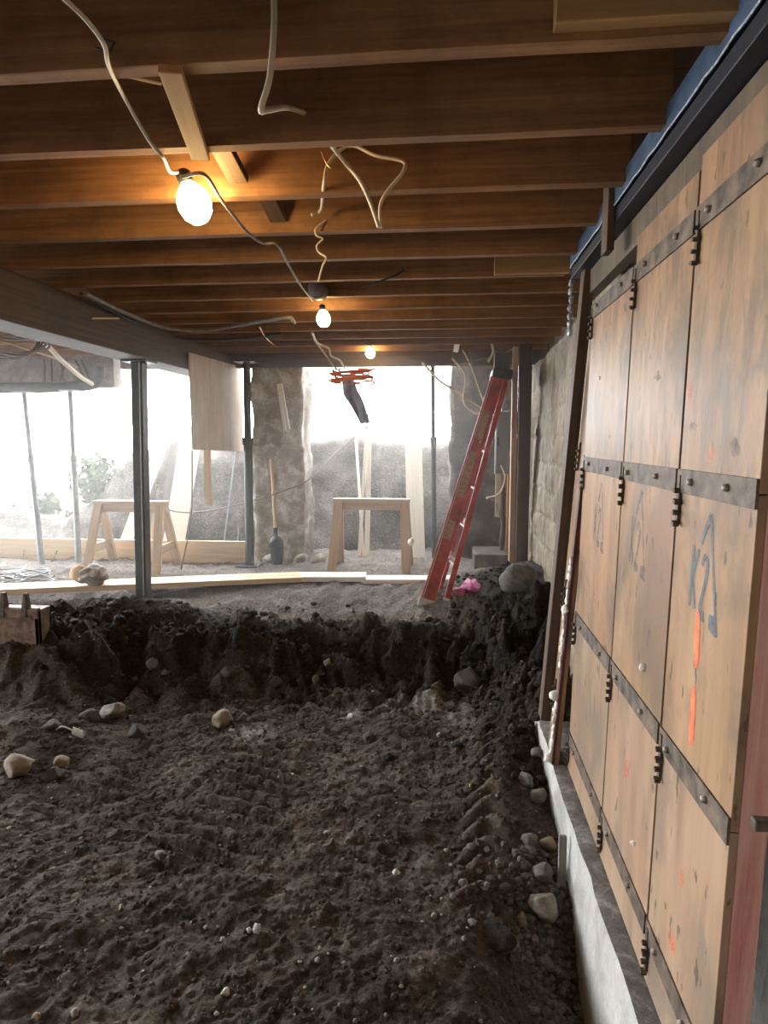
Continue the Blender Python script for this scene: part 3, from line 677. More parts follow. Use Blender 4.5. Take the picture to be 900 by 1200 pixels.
# ------------------------------------------------------------------ posts
def steelpost():
    root = thing('steel_post', 'square grey steel post standing in the soil heap under the girder', 'post', (-2.28, 4.86, -.05))
    b = at_y(168, 705, 4.86); bx = b.x; tx = at_y(163, 430, 4.86).x
    bar('post_tube', (bx, 4.86, -.15), (tx, 4.86, 1.875), .088, .10, M['steel'], root, up=(0, 1, 0), bevel=.006)
    MB().box(rel(root, (tx, 4.86, 1.881)), (.20, .20, .012)).build('top_plate', M['steel'], root, bevel=.002)
    MB().box(rel(root, (bx+.052, 4.86, .9)), (.012, .115, 2.0), Matrix.Rotation((tx-bx)/2.0, 3, 'Y')).build('flange', M['jack'], root, bevel=.002)
steelpost()
def jack(base, top, r_, m, lab, plate=True):
    base, top = V(base), V(top)
    root = thing('jack_post', lab, 'post', base)
    mid = base.lerp(top, .62)
    MB().tube([rel(root, base), rel(root, mid)], r_, 12).build('outer_tube', m, root)
    MB().tube([rel(root, mid-(top-base)*.02), rel(root, top)], r_*.82, 12).build('inner_tube', m, root)
    MB().tube([rel(root, mid-(top-base)*.02), rel(root, mid+(top-base)*.015)], r_*1.25, 12).build('collar', m, root)
    MB().box(rel(root, base+V((0, 0, .005))), (r_*5, r_*5, .012)).build('foot_plate', m, root)
    MB().box(rel(root, top), (r_*5, r_*5, .012)).build('head_plate', m, root)
zt = 1.84
jack((*at_y(50, 676, 6.22).xy, 0), at_y(28, 460, 6.3), .03, M['jack'], 'pale grey jack post leaning at the far left of the opening')
jack((*at_y(93, 671, 6.25).xy, 0), at_y(82, 458, 6.3), .03, M['jack'], 'pale grey jack post, second from the left in the opening')
jack((*at_y(293, 670, 6.42).xy, 0), at_y(289, 424, 6.42), .045, M['dark_steel'], 'dark steel post in front of the left edge of the concrete pier')
jack((*at_y(509, 648, 6.9).xy, 0), at_y(507, 424, 6.7), .026, M['dark_steel'], 'thin dark post in the middle opening, left of the ladder')
bar('timber_post', (.690, 6.05, .02), (.685, 6.05, 2.14), .11, .12, M['old_dark'], up=(0, 1, 0), bevel=.006, label='dark timber post against the old wall, right of the ladder', cat='post')
bar('pale_stud', (.605, 6.10, .05), (.60, 6.10, 2.12), .05, .09, M['sawhorse'], up=(0, 1, 0), label='pale stud beside the dark timber post', cat='stud')
# electric cabinet and boards behind the ladder
def cabinet():
    c = at_y(589, 520, 6.5); root = thing('meter_cabinet', 'grey electric cabinet on the wall behind the ladder', 'cabinet', (c.x, 6.5, c.z-.3))
    MB().lohi((-.07, 0, 0), (.07, .10, .62)).build('case', M['panel_grey'], root, bevel=.006)
    MB().lohi((-.062, -.012, .02), (.062, .0, .60)).build('door', M['panel_grey'], root, bevel=.004)
    MB().lohi((-.055, -.022, .28), (-.04, -.012, .36)).build('latch', M['black'], root, bevel=.002)
    MB().tube([(0, .05, .62), (0, .05, 1.0)], .02, 10).build('conduit', M['jack'], root)
cabinet()
c = at_y(587, 578, 6.55); MB().lohi((c.x-.05, 6.62, c.z-.25), (c.x+.16, 6.645, c.z+.42)).build('backing_board', M['ply'], None, 'pale backing board behind the grey cabinet', 'board', bevel=.003)
for i, (px, h) in enumerate(((588, 0.95), (594, 1.0), (600, .9))):
    p = at_y(px, 640, 6.6); MB().tube([(p.x, 6.6, .0), (p.x, 6.6, h)], .02, 8).build('conduit_pipe', M['copper'] if i == 1 else M['old_dark'], None, ['thin dark pipe below the backing board, farthest from the post', 'coppery pipe below the backing board', 'thin dark pipe below the backing board, next to the post'][i], 'pipe')
# ------------------------------------------------------------------ hanging plywood
def hangply():
    XX = -2.20
    a = at_x(222, 413, XX); c = at_x(283, 430, XX); d = at_x(286, 529, XX); e = at_x(227, 527, XX)
    root = thing('plywood_sheet', 'weathered plywood sheet hanging from the side of the girder', 'plywood', (XX, a.y, e.z))
    b = MB(); pts = [a, c, d, e]; N = 10
    f1 = [rel(root, p) for p in pts]; f2 = [p-V((.014, 0, 0)) for p in f1]
    b.add(f1+f2, [(0, 1, 2, 3), (7, 6, 5, 4), (0, 4, 5, 1), (1, 5, 6, 2), (2, 6, 7, 3), (3, 7, 4, 0)]).build('sheet', M['ply'], root, bevel=.001)
    p = at_x(245, 592, XX-.04); q = at_x(243, 430, XX-.04)
    bar('cleat', (XX-.042, p.y, p.z), (XX-.042, p.y, a.z), .05, .055, M['lumber'], root, label='pale stud sticking out below the sheet')
hangply()
# ------------------------------------------------------------------ sawhorses
def sawhorse(pl, pr, y, ztop, lab):
    L = at_y(pl, 590, y).x; R_ = at_y(pr, 590, y).x
    root = thing('sawhorse', lab, 'sawhorse', ((L+R_)/2, y, 0))
    bar('top_beam', (L, y, ztop-.05), (R_, y, ztop-.05), .04, .10, M['sawhorse'], root)
    bar('top_rail', (L-.005, y, ztop), (R_+.005, y, ztop), .10, .03, M['sawhorse'], root)
    for sx, xx in ((-1, L+.05), (1, R_-.05)):
        for sy in (-1, 1):
            bar('leg', (xx+sx*.035, y+sy*.26, float(ground(xx, y+sy*.26))-.01), (xx, y+sy*.035, ztop-.02), .085, .038, M['sawhorse'], root, up=(0, 1, 0))
        bar('end_brace', (xx+sx*.035, y-.19, .22), (xx+sx*.035, y+.19, .22), .03, .08, M['sawhorse'], root)
sawhorse(112, 195, 6.15, .67, 'wooden sawhorse behind the steel post, in the left opening')
sawhorse(391, 480, 6.35, .695, 'wooden sawhorse in front of the middle opening')
c = at_y(482, 634, 6.1)
MB().blob((c.x, 6.05, c.z), (.03, .03, .035), 4, .4, 3).build('rag', M['foam'], None, 'small white rag caught on the right sawhorse leg', 'rag')
# ------------------------------------------------------------------ boards
def gz(p): return float(ground(p[0], p[1]))
p = at_z(-60, 673, 0); q = at_z(290, 668, 0); Yb = 6.52
bar('form_board', (-5.6, Yb, .115), (at_y(288, 650, Yb).x, Yb, .115), .04, .235, M['lumber'], label='long yellow form board on edge across the foot of the left opening', cat='board')
# flat planks near the openings
def plank(pa, pb, z, w, t, m, lab, dy=0):
    a = at_z(*pa, z); c = at_z(*pb, z)
    return bar('plank', a, c, w, t, m, label=lab, cat='plank')
plank((-40, 692), (352, 676), .055, .26, .045, M['lumber'], 'longest pale plank lying on the soil in front of the left opening')
plank((346, 676), (429, 676), .05, .22, .045, M['white_board'], 'short whitish plank lying between the long plank and the right sawhorse')
plank((424, 679), (532, 679), .028, .20, .04, M['white_board'], 'whitish plank lying behind the ladder feet')
def lean(name, pa, pb, ya, yb, w, t, m, lab, cat='board'):
    a = at_y(*pa, ya); c = at_y(*pb, yb); a.z = max(a.z, .0)
    return bar(name, a, c, w, t, m, up=(0, 1, 0), label=lab, cat=cat)
lean('leaning_board', (143, 648), (191, 519), 7.05, 7.45, .14, .025, M['white_board'], 'white board leaning left of centre behind the left sawhorse')
lean('leaning_board', (203, 640), (226, 500), 7.0, 7.4, .25, .025, M['white_board'], 'widest white board leaning on the bank behind the left sawhorse')
lean('leaning_board', (188, 632), (207, 518), 7.1, 7.48, .12, .025, M['grey_board'], 'dark grey board leaning between two white boards')
lean('leaning_board', (176, 632), (184, 519), 7.1, 7.48, .05, .025, M['grey_board'], 'narrow dark board leaning left of the dark grey board')
lean('leaning_board', (179, 645), (183, 600), 6.95, 7.0, .08, .025, M['sawhorse'], 'short pinkish board end behind the left sawhorse')
lean('leaning_strip', (421, 664), (431, 485), 7.0, 7.4, .035, .03, M['white_board'], 'white strip leaning in the middle opening, the middle one of three', 'strip')
lean('leaning_strip', (430, 664), (433, 490), 7.0, 7.45, .055, .03, M['white_board'], 'white strip leaning in the middle opening, thickest and nearest the right', 'strip')
lean('leaning_strip', (426, 664), (417, 512), 7.02, 7.45, .028, .03, M['white_board'], 'white strip leaning in the middle opening, tilted to the left', 'strip')
lean('leaning_board', (488, 660), (484, 505), 6.95, 7.45, .19, .03, M['white_board'], 'wide pale board leaning in the middle opening behind the sawhorse')
lean('leaning_rod', (262, 640), (276, 528), 7.0, 7.35, .016, .016, M['jack'], 'long thin pale rod leaning behind the dark post', 'rod')
lean('leaning_rod', (278, 640), (280, 616), 7.0, 7.05, .014, .014, M['jack'], 'short thin rod stub beside the dark post', 'rod')
for k, (a, c) in enumerate((((326, 450), (334, 505)), ((329, 450), (338, 503)))):
    bar('hanging_strip', at_y(*a, 6.2), at_y(*c, 6.2), .03, .014, M['white_board'], up=(0, 1, 0), label=['left one of two pale strips hanging in front of the concrete pier', 'right one of two pale strips hanging in front of the concrete pier'][k], cat='strip')
# shovel
def shovel():
    a = at_y(325, 660, 6.5); t = at_y(318, 538, 6.62)
    root = thing('shovel', 'long-handled shovel with a black blade leaning on the concrete pier', 'shovel', (a.x, a.y, 0))
    m_ = a.lerp(t, .24)
    MB().tube([rel(root, m_), rel(root, t)], .017, 8).build('handle', M['lumber'], root)
    MB().tube([rel(root, a.lerp(t, .17)), rel(root, a.lerp(t, .34))], .022, 8).build('socket', M['black'], root)
    b = MB(); vs = []; 
    for i in range(9):
        u = i/8; z = .0+.30*u; wv = .075*(1-(1-u)**3*.3) if u < .85 else .075*(1-(u-.85)*4)
        for k in range(7):
            s_ = k/6*2-1; vs.append((s_*wv, -.03*(1-s_*s_)-.02*u, z))
    fs = [(i*7+k, i*7+k+1, (i+1)*7+k+1, (i+1)*7+k) for i in range(8) for k in range(6)]
    o = b.add(vs, fs, True).build('blade', M['black'], root); so = o.modifiers.new('t', 'SOLIDIFY'); so.thickness = .004
shovel()
# ------------------------------------------------------------------ ladder
def ladder():
    A = at_y(500, 704, 5.2); A.z = 0
    T = at_y(588, 444, 5.80)
    root = thing('stepladder', 'red fibreglass stepladder folded and leaning beside the dark timber post', 'ladder', (A.x, A.y, 0))
    def pt(px, py, y): return at_y(px, py, y)
    rails = [('front_rail', (499, 709, 5.20), (583, 443, 5.74), .115, .032, 'red'), ('front_rail', (503, 698, 5.56), (585, 447, 6.08), .032, .07, 'red'),
             ('rear_rail', (522, 708, 5.24), (593, 446, 5.72), .045, .06, 'red'), ('rear_rail', (514, 698, 5.5), (589, 448, 6.0), .03, .05, 'red')]
    ends = []
    for (nm, p, q, w_, t_, m_) in rails:
        a, c = pt(*p), pt(*q); ends.append((a, c))
        bar(nm, a, c, w_, t_, M[m_], root, up=(0, 1, 0), bevel=.004)
        f = MB(); d = (c-a).normalized(); f.bar(rel(root, a-d*.055), rel(root, a+d*.05), w_*1.05+.012, t_+.012, (0, 1, 0)); f.build('foot', M['alu'], root, label='dusty aluminium foot', bevel=.006)
    a0, c0 = ends[0]; a1, c1 = ends[1]; a2, c2 = ends[2]; a3, c3 = ends[3]
    for k in range(6):
        u = .09+k*.15
        st = MB().bar(rel(root, a0.lerp(c0, u)+V((.0, .0, 0))), rel(root, a1.lerp(c1, u)), .07, .022); st.build('step', M['alu'], root, bevel=.002)
    for k in range(5):
        u = .16+k*.17
        MB().tube([rel(root, a2.lerp(c2, u)), rel(root, a3.lerp(c3, u))], .010, 7).build('rear_brace', M['alu'], root)
    # faded stickers on the near rail
    d = (c0-a0); fr = frame(a0, c0, (0, 1, 0))
    for (u0, u1) in ((.28, .36), (.46, .66), (.72, .85)):
        m_ = a0.lerp(c0, (u0+u1)/2); b = MB().box(rel(root, m_), (.062, .0345, d.length*(u1-u0)), fr); b.build('rail_label', M['sticker'], root, label='faded worn label')
    e = MB(); off = fr @ V((-.040, -.0, 0)); e.bar(rel(root, a0+off), rel(root, c0+off), .008, .036, (0, 1, 0)); e.build('rail_edge', M['pink'] if 0 else M['alu'], root)
    m_ = (c0+c1)/2; cap = MB().box(rel(root, m_+V((.02, 0, .035))), (.17, .42, .085), Matrix.Rotation(.15, 3, 'Y')); cap.build('top_cap', M['black'], root, bevel=.012)
    p = pt(527, 650, 5.4); MB().blob(rel(root, p), (.02, .02, .04), 5, .4, 2).build('rag_tie', M['foam'], root, label='white rag tied on the rail')
    p = pt(545, 612, 5.5); MB().blob(rel(root, p), (.018, .02, .03), 8, .4, 2).build('rag_tie', M['foam'], root, label='white rag tied on the rail')
ladder()
# pink bag
def bag():
    p = at_y(549, 690, 5.35); g = gz((p.x, 5.35))
    root = thing('plastic_bag', 'crumpled bright pink bag with a dark red end beside the ladder feet', 'bag', (p.x, 5.35, p.z-.03))
    MB().blob((.02, 0, .05), (.14, .09, .055), 6, .35, 4, 2.2, flat=4).build('bag_body', M['pink'], root)
    MB().blob((-.05, -.05, .015), (.085, .05, .045), 9, .3, 3).build('bag_end', M['crimson'], root, label='dark red end')
bag()
# ------------------------------------------------------------------ excavator bucket corner at the left edge
def bucket():
    c = at_y(22, 760, 4.0); X0 = at_y(-60, 760, 4.0).x; X1 = at_y(47, 760, 4.0).x; zt = at_y(40, 713, 4.0).z; zb = at_y(40, 762, 4.0).z-.16
    root = thing('digger_bucket', 'rust-brown digger bucket corner with upright teeth at the left edge', 'bucket', ((X0+X1)/2, 4.0, zb))
    b = MB(); L = lambda x, y, z: rel(root, (x, y, z))
    b.lohi(L(X0, 4.0, zb), L(X1, 4.03, zt)); b.lohi(L(X1-.03, 4.0, zb), L(X1, 4.14, zt-.02)); b.lohi(L(X0, 4.12, zb), L(X1, 4.14, zt-.02)); b.lohi(L(X0, 4.0, zb), L(X1, 4.14, zb+.03))
    b.lohi(L(X0, 4.03, zt-.03), L(X1, 4.14, zt-.015))
    b.build('shell', M['rust_bucket'], root, bevel=.004)
    MB().lohi(L(X0, 3.985, zt-.07), L(X1+.004, 4.0, zt-.005)).build('lip_plate', M['rust_bucket'], root, bevel=.004)
    for px in (3, 29):
        x = at_y(px, 710, 4.0).x
        t = MB(); t.add([L(x-.022, 3.975, zt-.06), L(x+.022, 3.975, zt-.06), L(x+.022, 4.045, zt-.06), L(x-.022, 4.045, zt-.06), L(x-.008, 4.0, zt+.10), L(x+.016, 4.0, zt+.10), L(x+.016, 4.03, zt+.10), L(x-.008, 4.03, zt+.10)],
                         [(3, 2, 1, 0), (4, 5, 6, 7), (0, 1, 5, 4), (1, 2, 6, 5), (2, 3, 7, 6), (3, 0, 4, 7)]); t.build('tooth', M['rusty'], root, bevel=.004)
bucket()
# ------------------------------------------------------------------ lamps and cords
def lamp(px, py, y, r_, lab, mat, tilt=0):
    c = at_y(px, py, y); root = thing('work_light', lab, 'light bulb', c, 'string work lights under the joists')
    R = Matrix.Rotation(tilt, 3, 'Y')
    MB().lathe((0, 0, 0), [(.001, -r_*1.25), (r_*.5, -r_*1.15), (r_*.85, -r_*.75), (r_, -r_*.2), (r_*.93, r_*.3), (r_*.7, r_*.75), (r_*.42, r_*1.05), (r_*.36, r_*1.2)], 20, R).build('bulb', mat, root)
    MB().lathe((0, 0, 0), [(r_*.36, r_*1.1), (r_*.45, r_*1.15), (r_*.45, r_*1.75), (r_*.25, r_*1.95), (.001, r_*1.95)], 14, R).build('socket', M['black'], root)
    return c+R @ V((0, 0, r_*1.9))
yb1 = J(2)-.10
l1 = lamp(227, 237, yb1, .058, 'largest lit bulb hanging from the white cord, nearest the camera', M['bulb'], -.35)
l2 = lamp(379, 373, J(7)-.15, .045, 'middle lit bulb, smaller, hanging below the round box', M['bulb_small'], -.1)
l3 = lamp(434, 413, 6.35, .045, 'farthest lit bulb, just above the middle opening', M['bulb_small'], 0)
root = thing('work_light', 'unseen lit bulb added behind the camera to warm the near joists', 'light bulb', (-1.1, -.9, 1.97), 'string work lights under the joists')  # added bulb out of view, puts warm light on joist fronts and panel edge
MB().lathe((0, 0, 0), [(.001, -.07), (.03, -.065), (.05, -.04), (.058, -.01), (.054, .02), (.04, .045), (.024, .06), (.021, .07)], 20).build('bulb', M['bulb_added'], root)
MB().lathe((0, 0, 0), [(.021, .065), (.026, .067), (.026, .10), (.014, .115), (.014, .18)], 14).build('socket', M['black'], root)
cp = [at_z(68, -8, ZJ-.012), at_z(100, 22, ZJ-.012), at_z(122, 52, ZJ-.015), at_z(128, 78, ZJ-.012)]
cp += [at_y(148, 118, J(0)+.22), at_y(172, 160, J(1)-.06), at_y(182, 174, J(1)-.05), at_y(192, 186, J(1)), at_y(200, 202, yb1-.08)]
P = spline(cp+[l1], 8)
MB().tube(P, .0055, 7).build('light_cord', M['white_cable'], None, 'white cord running over the front joist down to the largest bulb', 'cord')
cable('light_cord', [(214, 207, yb1-.03), (240, 205, yb1+.02), (262, 238, J(3)-.1), (290, 272, J(4)-.15), (308, 285, J(4)-.03), (325, 287, J(4)+.02), (338, 310, J(5)-.1), (352, 334, J(6)-.1), (366, 352, J(7)-.17)], .006, M['grey_cable'], 'cord running on from the largest bulb to the middle bulb', 'cord', under=2.12)
rb = MB(); c = at_y(373, 340, J(6)-.02); rb.lathe(c, [(.001, -.045), (.055, -.045), (.058, -.03), (.058, .03)], 20, Matrix.Rotation(-math.pi/2, 3, 'X') @ Matrix.Identity(3))
rb.build('junction_box', M['grey_cable'], None, 'round grey junction box above the middle bulb', 'junction box')
MB().tube([(at_y(120, 46, J(0)-.01)), at_y(134, 50, J(0)-.025), at_y(128, 62, J(0)-.02), at_y(112, 56, J(0)-.01)], .003, 6).build('cord_staple', M['dark_cable'], None, 'dark wire tie holding the white cord to the front joist', 'wire tie')
# cut cable ends
cable('cut_cable', [(322, -70, J(0)-.004), (321, -8, J(0)-.012), (321, 30, J(0)-.02), (316, 90, J(0)-.03), (306, 127, J(0)-.02), (312, 129, J(0)+.05), (335, 126, J(1)-.15), (356, 132, J(1)-.005)], .0075, M['white_cable'], 'cream cable hanging from the front joist with a bent end', 'cable')
cable('cut_cable', [(384, 163, J(1)+.03), (386, 167, J(1)+.04), (404, 190, J(2)-.10), (422, 212, J(2)-.08), (435, 240, J(2)-.08), (444, 266, J(2)-.08)], .0075, M['white_cable'], 'straight cream cable tail hanging at a slant in the middle', 'cable')
cable('cut_cable', [(365, 252, J(3)-.10), (376, 246, J(3)-.10), (379, 220, J(2)-.02), (384, 194, J(2)-.02), (398, 177, J(2)-.006), (415, 171, J(2)-.006), (440, 182, J(2)-.03), (472, 189, J(2)-.04), (472, 202, J(2)-.05), (456, 222, J(2)-.06), (446, 240, J(2)-.06), (446, 267, J(2)-.06)], .0065, M['white_cable'], 'looped cream cable hanging beside the slanting tail', 'cable')
cable('bare_wire', [(377, 178, J(2)-.03), (382, 190, J(2)-.03), (388, 198, J(2)-.03)], .003, M['copper'], 'short bare wire end twisted on the looped cable', 'wire')
cable('curly_wire', [(382, 258, J(3)-.002), (370, 268, J(3)-.03), (371, 276, J(3)-.03), (378, 280, J(3)-.02), (371, 288, J(3)-.03), (374, 296, J(3)-.02), (382, 302, J(3)-.03), (378, 312, J(3)-.03), (373, 330, J(3)-.02)], .004, M['white_cable'], 'curly thin wire hanging above the round junction box', 'wire')
cable('dark_cable', [(473, 316, J(5)-.004), (462, 323, J(5)-.005), (440, 332, J(5)-.02), (424, 336, J(5)-.02)], .006, M['dark_cable'], 'short dark cable lying across a joist face right of the middle bulb', 'cable')
# cables along the girder and ceiling
cable('girder_cable', [(100, 344, 4.6), (150, 368, 5.0), (195, 384, 5.3), (240, 387, 5.4), (275, 382, 5.4), (310, 376, 5.3), (338, 372, 5.3), (345, 378, 5.3)], .014, M['grey_cable'], 'thick grey cable sagging from the girder side across to the right', 'cable', under=2.12)
cable('girder_cable', [(95, 344, 4.6), (150, 374, 5.0), (190, 392, 5.4), (230, 398, 5.6), (280, 397, 5.8), (330, 392, 5.9)], .010, M['dark_cable'], 'dark cable along the girder below the thick grey one', 'cable', under=2.12)
cable('copper_wire', [(304, 383, 5.6), (310, 394, 5.6), (318, 402, 5.6), (326, 407, 5.6)], .006, M['copper'], 'short copper-coloured wire dangling under the far joists', 'wire', under=2.12)
cable('twisted_wires', [(366, 390, 5.9), (372, 402, 5.9), (385, 408, 5.9), (388, 417, 5.95), (398, 422, 6.0), (404, 432, 6.0)], .010, M['white_cable'], 'pale twisted wires leading down to the orange coil', 'wire', under=2.12)
cable('twisted_wires', [(368, 398, 5.95), (380, 414, 5.95), (392, 430, 6.0), (403, 437, 6.0)], .008, M['tan_cable'], 'tan wire leading down to the orange coil', 'wire', under=2.12)
b = MB()
for k in range(11):
    c = at_y(412, 434+k*1.3, 6.1+random.uniform(-.03, .03)); ang = [i/22*2*math.pi for i in range(23)]
    rr = .20+random.uniform(-.04, .03)
    b.tube([c+V((rr*math.cos(a), .05*math.sin(a), .022*math.sin(a*1.0+k))) for a in ang], .008, 6, False)
b.build('orange_cord', M['orange'], None, 'coil of orange extension cord hanging in the middle opening', 'cord')
b = MB(); vs = []; N = 14
for i in range(N+1):
    u = i/N; c = at_y(np.interp(u, [0, .3, .6, 1], [408, 411, 420, 428]), 446+u*50, 6.12); wv = .07*(1-.55*abs(u-.35)); 
    for k in range(7):
        s_ = k/6*2-1; vs.append((c.x+s_*wv, c.y+.02*math.sin(s_*5+u*6), c.z+.01*s_))
b.add(vs, [(i*7+k, i*7+k+1, (i+1)*7+k+1, (i+1)*7+k) for i in range(N) for k in range(6)], True)
o = b.build('cloth_rag', M['blue_cloth'], None, 'blue-grey rag hanging from the orange cord coil', 'rag'); so = o.modifiers.new('t', 'SOLIDIFY'); so.thickness = .006
# cables around the right pier
wl = [([(532, 398, 6.5), (545, 415, 6.45), (556, 440, 6.4), (566, 470, 6.4), (572, 485, 6.45)], .008, 'white_cable', 'pale cable dropping to the ladder from the ceiling, leftmost'),
      ([(548, 390, 6.5), (552, 420, 6.5), (560, 450, 6.5), (572, 478, 6.5)], .006, 'grey_cable', 'thin grey cable dropping behind the ladder'),
      ([(530, 420, 6.4), (545, 440, 6.35), (543, 470, 6.35), (556, 484, 6.35), (568, 483, 6.4)], .009, 'white_cable', 'cream cable looping down left of the ladder'),
      ([(495, 425, 6.6), (515, 446, 6.45), (540, 462, 6.4), (566, 480, 6.4)], .012, 'tan_cable', 'thick tan cable sagging from the opening to the ladder'),
      ([(560, 393, 6.3), (573, 398, 6.3), (578, 412, 6.3), (572, 424, 6.3)], .013, 'white_cable', 'cream cable bent in a hook under the ceiling near the ladder top'),
      ([(525, 428, 6.4), (550, 424, 6.4), (585, 416, 6.4), (600, 410, 6.3)], .007, 'grey_cable', 'grey cable stretched towards the dark post above the ladder'),
      ([(587, 545, 6.4), (592, 560, 6.4), (585, 578, 6.4), (570, 584, 6.4)], .008, 'white_cable', 'pale cable tail curling below the grey cabinet'),
      ([(582, 590, 6.45), (588, 615, 6.45), (585, 636, 6.45)], .006, 'grey_cable', 'grey wire hanging low behind the ladder')]
for pts, r_, m_, lab in wl: cable('hanging_cable', pts, r_, M[m_], lab)
bar('pale_board', at_y(541, 375, J(11)-.03), at_y(534, 412, 6.3), .05, .018, M['white_board'], up=(0, 1, 0), label='short pale board end hanging under the far joists', cat='board')
p = at_y(588, 424, 6.2); MB().lohi((p.x-.07, 6.15, p.z-.08), (p.x+.07, 6.25, p.z+.08)).build('wall_box', M['rusty'], None, 'dark rusty box on the post above the ladder top', 'box', bevel=.006)
# cable across the pier
cable('sagging_cable', [(175, 590, 6.45), (210, 600, 6.5), (250, 598, 6.5), (290, 588, 6.48), (330, 576, 6.55), (362, 562, 6.6), (395, 530, 6.9), (430, 500, 7.0)], .008, M['grey_cable'], 'thin grey cable strung across the concrete pier')
cable('hanging_cable', [(225, 528, 6.0), (225, 580, 6.05), (222, 620, 6.1), (212, 667, 6.15)], .008, M['grey_cable'], 'dark cable hanging from the plywood sheet to the floor')
# far-left coil and cables
b = MB()
for k in range(5):
    c = at_y(12, 405, 5.2); rr = .19+.018*k
    b.tube([c+V((rr*1.2*math.cos(a), .09*math.sin(a)+k*.01, rr*.42*math.sin(a)+.02*math.sin(3*a+k))) for a in [i/30*2*math.pi for i in range(31)]], .009, 6, False)
b.build('cable_coil', M['grey_cable'], None, 'loose coil of grey cable hanging at the far left under the girder', 'cable coil')
cable('girder_cable', [(26, 386, 5.0), (52, 402, 5.3), (75, 425, 5.7), (95, 442, 6.1), (108, 450, 6.3)], .022, M['white_cable'], 'pale flat cable running along beneath the girder to the drain pipe')
cable('girder_cable', [(-10, 395, 5.0), (30, 408, 5.3), (60, 418, 5.7), (90, 430, 6.2)], .010, M['tan_cable'], 'tan cable beneath the girder beside the cable coil')
cable('girder_cable', [(60, 395, 4.8), (110, 410, 5.4), (145, 418, 5.9)], .010, M['tan_cable'], 'tan cable along the lower edge of the girder')
# tangle of wire on the floor at left, bundle on plank
b = MB(); random.seed(3)
for k in range(9):
    c = at_z(20+random.uniform(-22, 26), 682+random.uniform(-5, 4), .03); rr = random.uniform(.07, .16)
    b.tube(spline([c+V((rr*1.3*math.cos(a)+random.uniform(-.02, .02), rr*.8*math.sin(a), .02+.02*math.sin(2*a+k)+.008*k)) for a in [i/9*2*math.pi for i in range(10)]], 4), .006, 6, False)
b.build('wire_tangle', M['jack'], None, 'tangle of pale blue-grey wire on the floor at the far left', 'wire')
cable('loose_wire', [(28, 644, 6.35), (28, 655, 6.3), (38, 664, 6.2), (46, 674, 6.1)], .006, M['grey_cable'], 'thin wire looping down from the form board by the first jack post', 'wire')
cable('loose_wire', [(67, 645, 6.4), (63, 655, 6.35), (56, 664, 6.3), (54, 672, 6.2)], .006, M['grey_cable'], 'thin wire looping down from the form board by the second jack post', 'wire')
def bundle():
    p = at_z(106, 685, .08); root = thing('cloth_bundle', 'pale rolled bundle with a tan rope end lying on the long plank', 'bundle', (p.x, p.y-.0, .078))
    MB().blob((.03, 0, .085), (.12, .10, .085), 12, .22, 4, 2.4).build('roll', M['bundle'], root)
    MB().blob((-.075, -.02, .09), (.05, .09, .08), 15, .18, 3).build('roll_end', M['tan_end'], root, label='tan rope end')
bundle()
cable('loose_wire', [(112, 693, 5.4), (96, 700, 5.3), (78, 702, 5.25), (70, 706, 5.2)], .005, M['white_cable'], 'thin pale string trailing from the bundle over the plank edge', 'wire')
# ------------------------------------------------------------------ shrubs outside
def shrub(px, py, y, rx, rz, n, lab, seed):
    random.seed(seed); c = at_y(px, py, y); root = thing('shrub', lab, 'shrub', (c.x, y, 0.15))
    b = MB()
    for k in range(n):
        d = V((random.gauss(0, 1), random.gauss(0, 1), random.gauss(0, 1))).normalized()*random.random()**.45
        p = rel(root, (c.x+d.x*rx, y+d.y*rx*.6, c.z+d.z*rz)); s_ = random.uniform(.04, .085)
        u = V((random.gauss(0, 1), random.gauss(0, 1), random.gauss(0, 1))).normalized(); w_ = u.orthogonal().normalized()
        b.add([p-u*s_, p+w_*s_*.45, p+u*s_, p-w_*s_*.45], [(0, 1, 2, 3)])
    b.build('foliage', M['leaf'], root)
    st = MB()
    for k in range(5): st.tube(spline([V((0, 0, -.2)), V((random.uniform(-.1, .1), 0, .2)), rel(root, (c.x+random.uniform(-.6, .6)*rx, y, c.z+rz*.6))], 5), .012, 6)
    st.build('stems', M['twig'], root)
shrub(54, 605, 8.2, .22, .36, 260, 'leafy shrub outside between the two jack posts', 1)
shrub(112, 560, 8.0, .34, .34, 420, 'larger leafy shrub on the bank outside, behind the left sawhorse', 2)
shrub(85, 625, 8.1, .30, .22, 260, 'low leafy shrub outside at the foot of the bank', 4)
shrub(8, 628, 8.2, .45, .40, 420, 'shrub outside at the far left edge', 5)
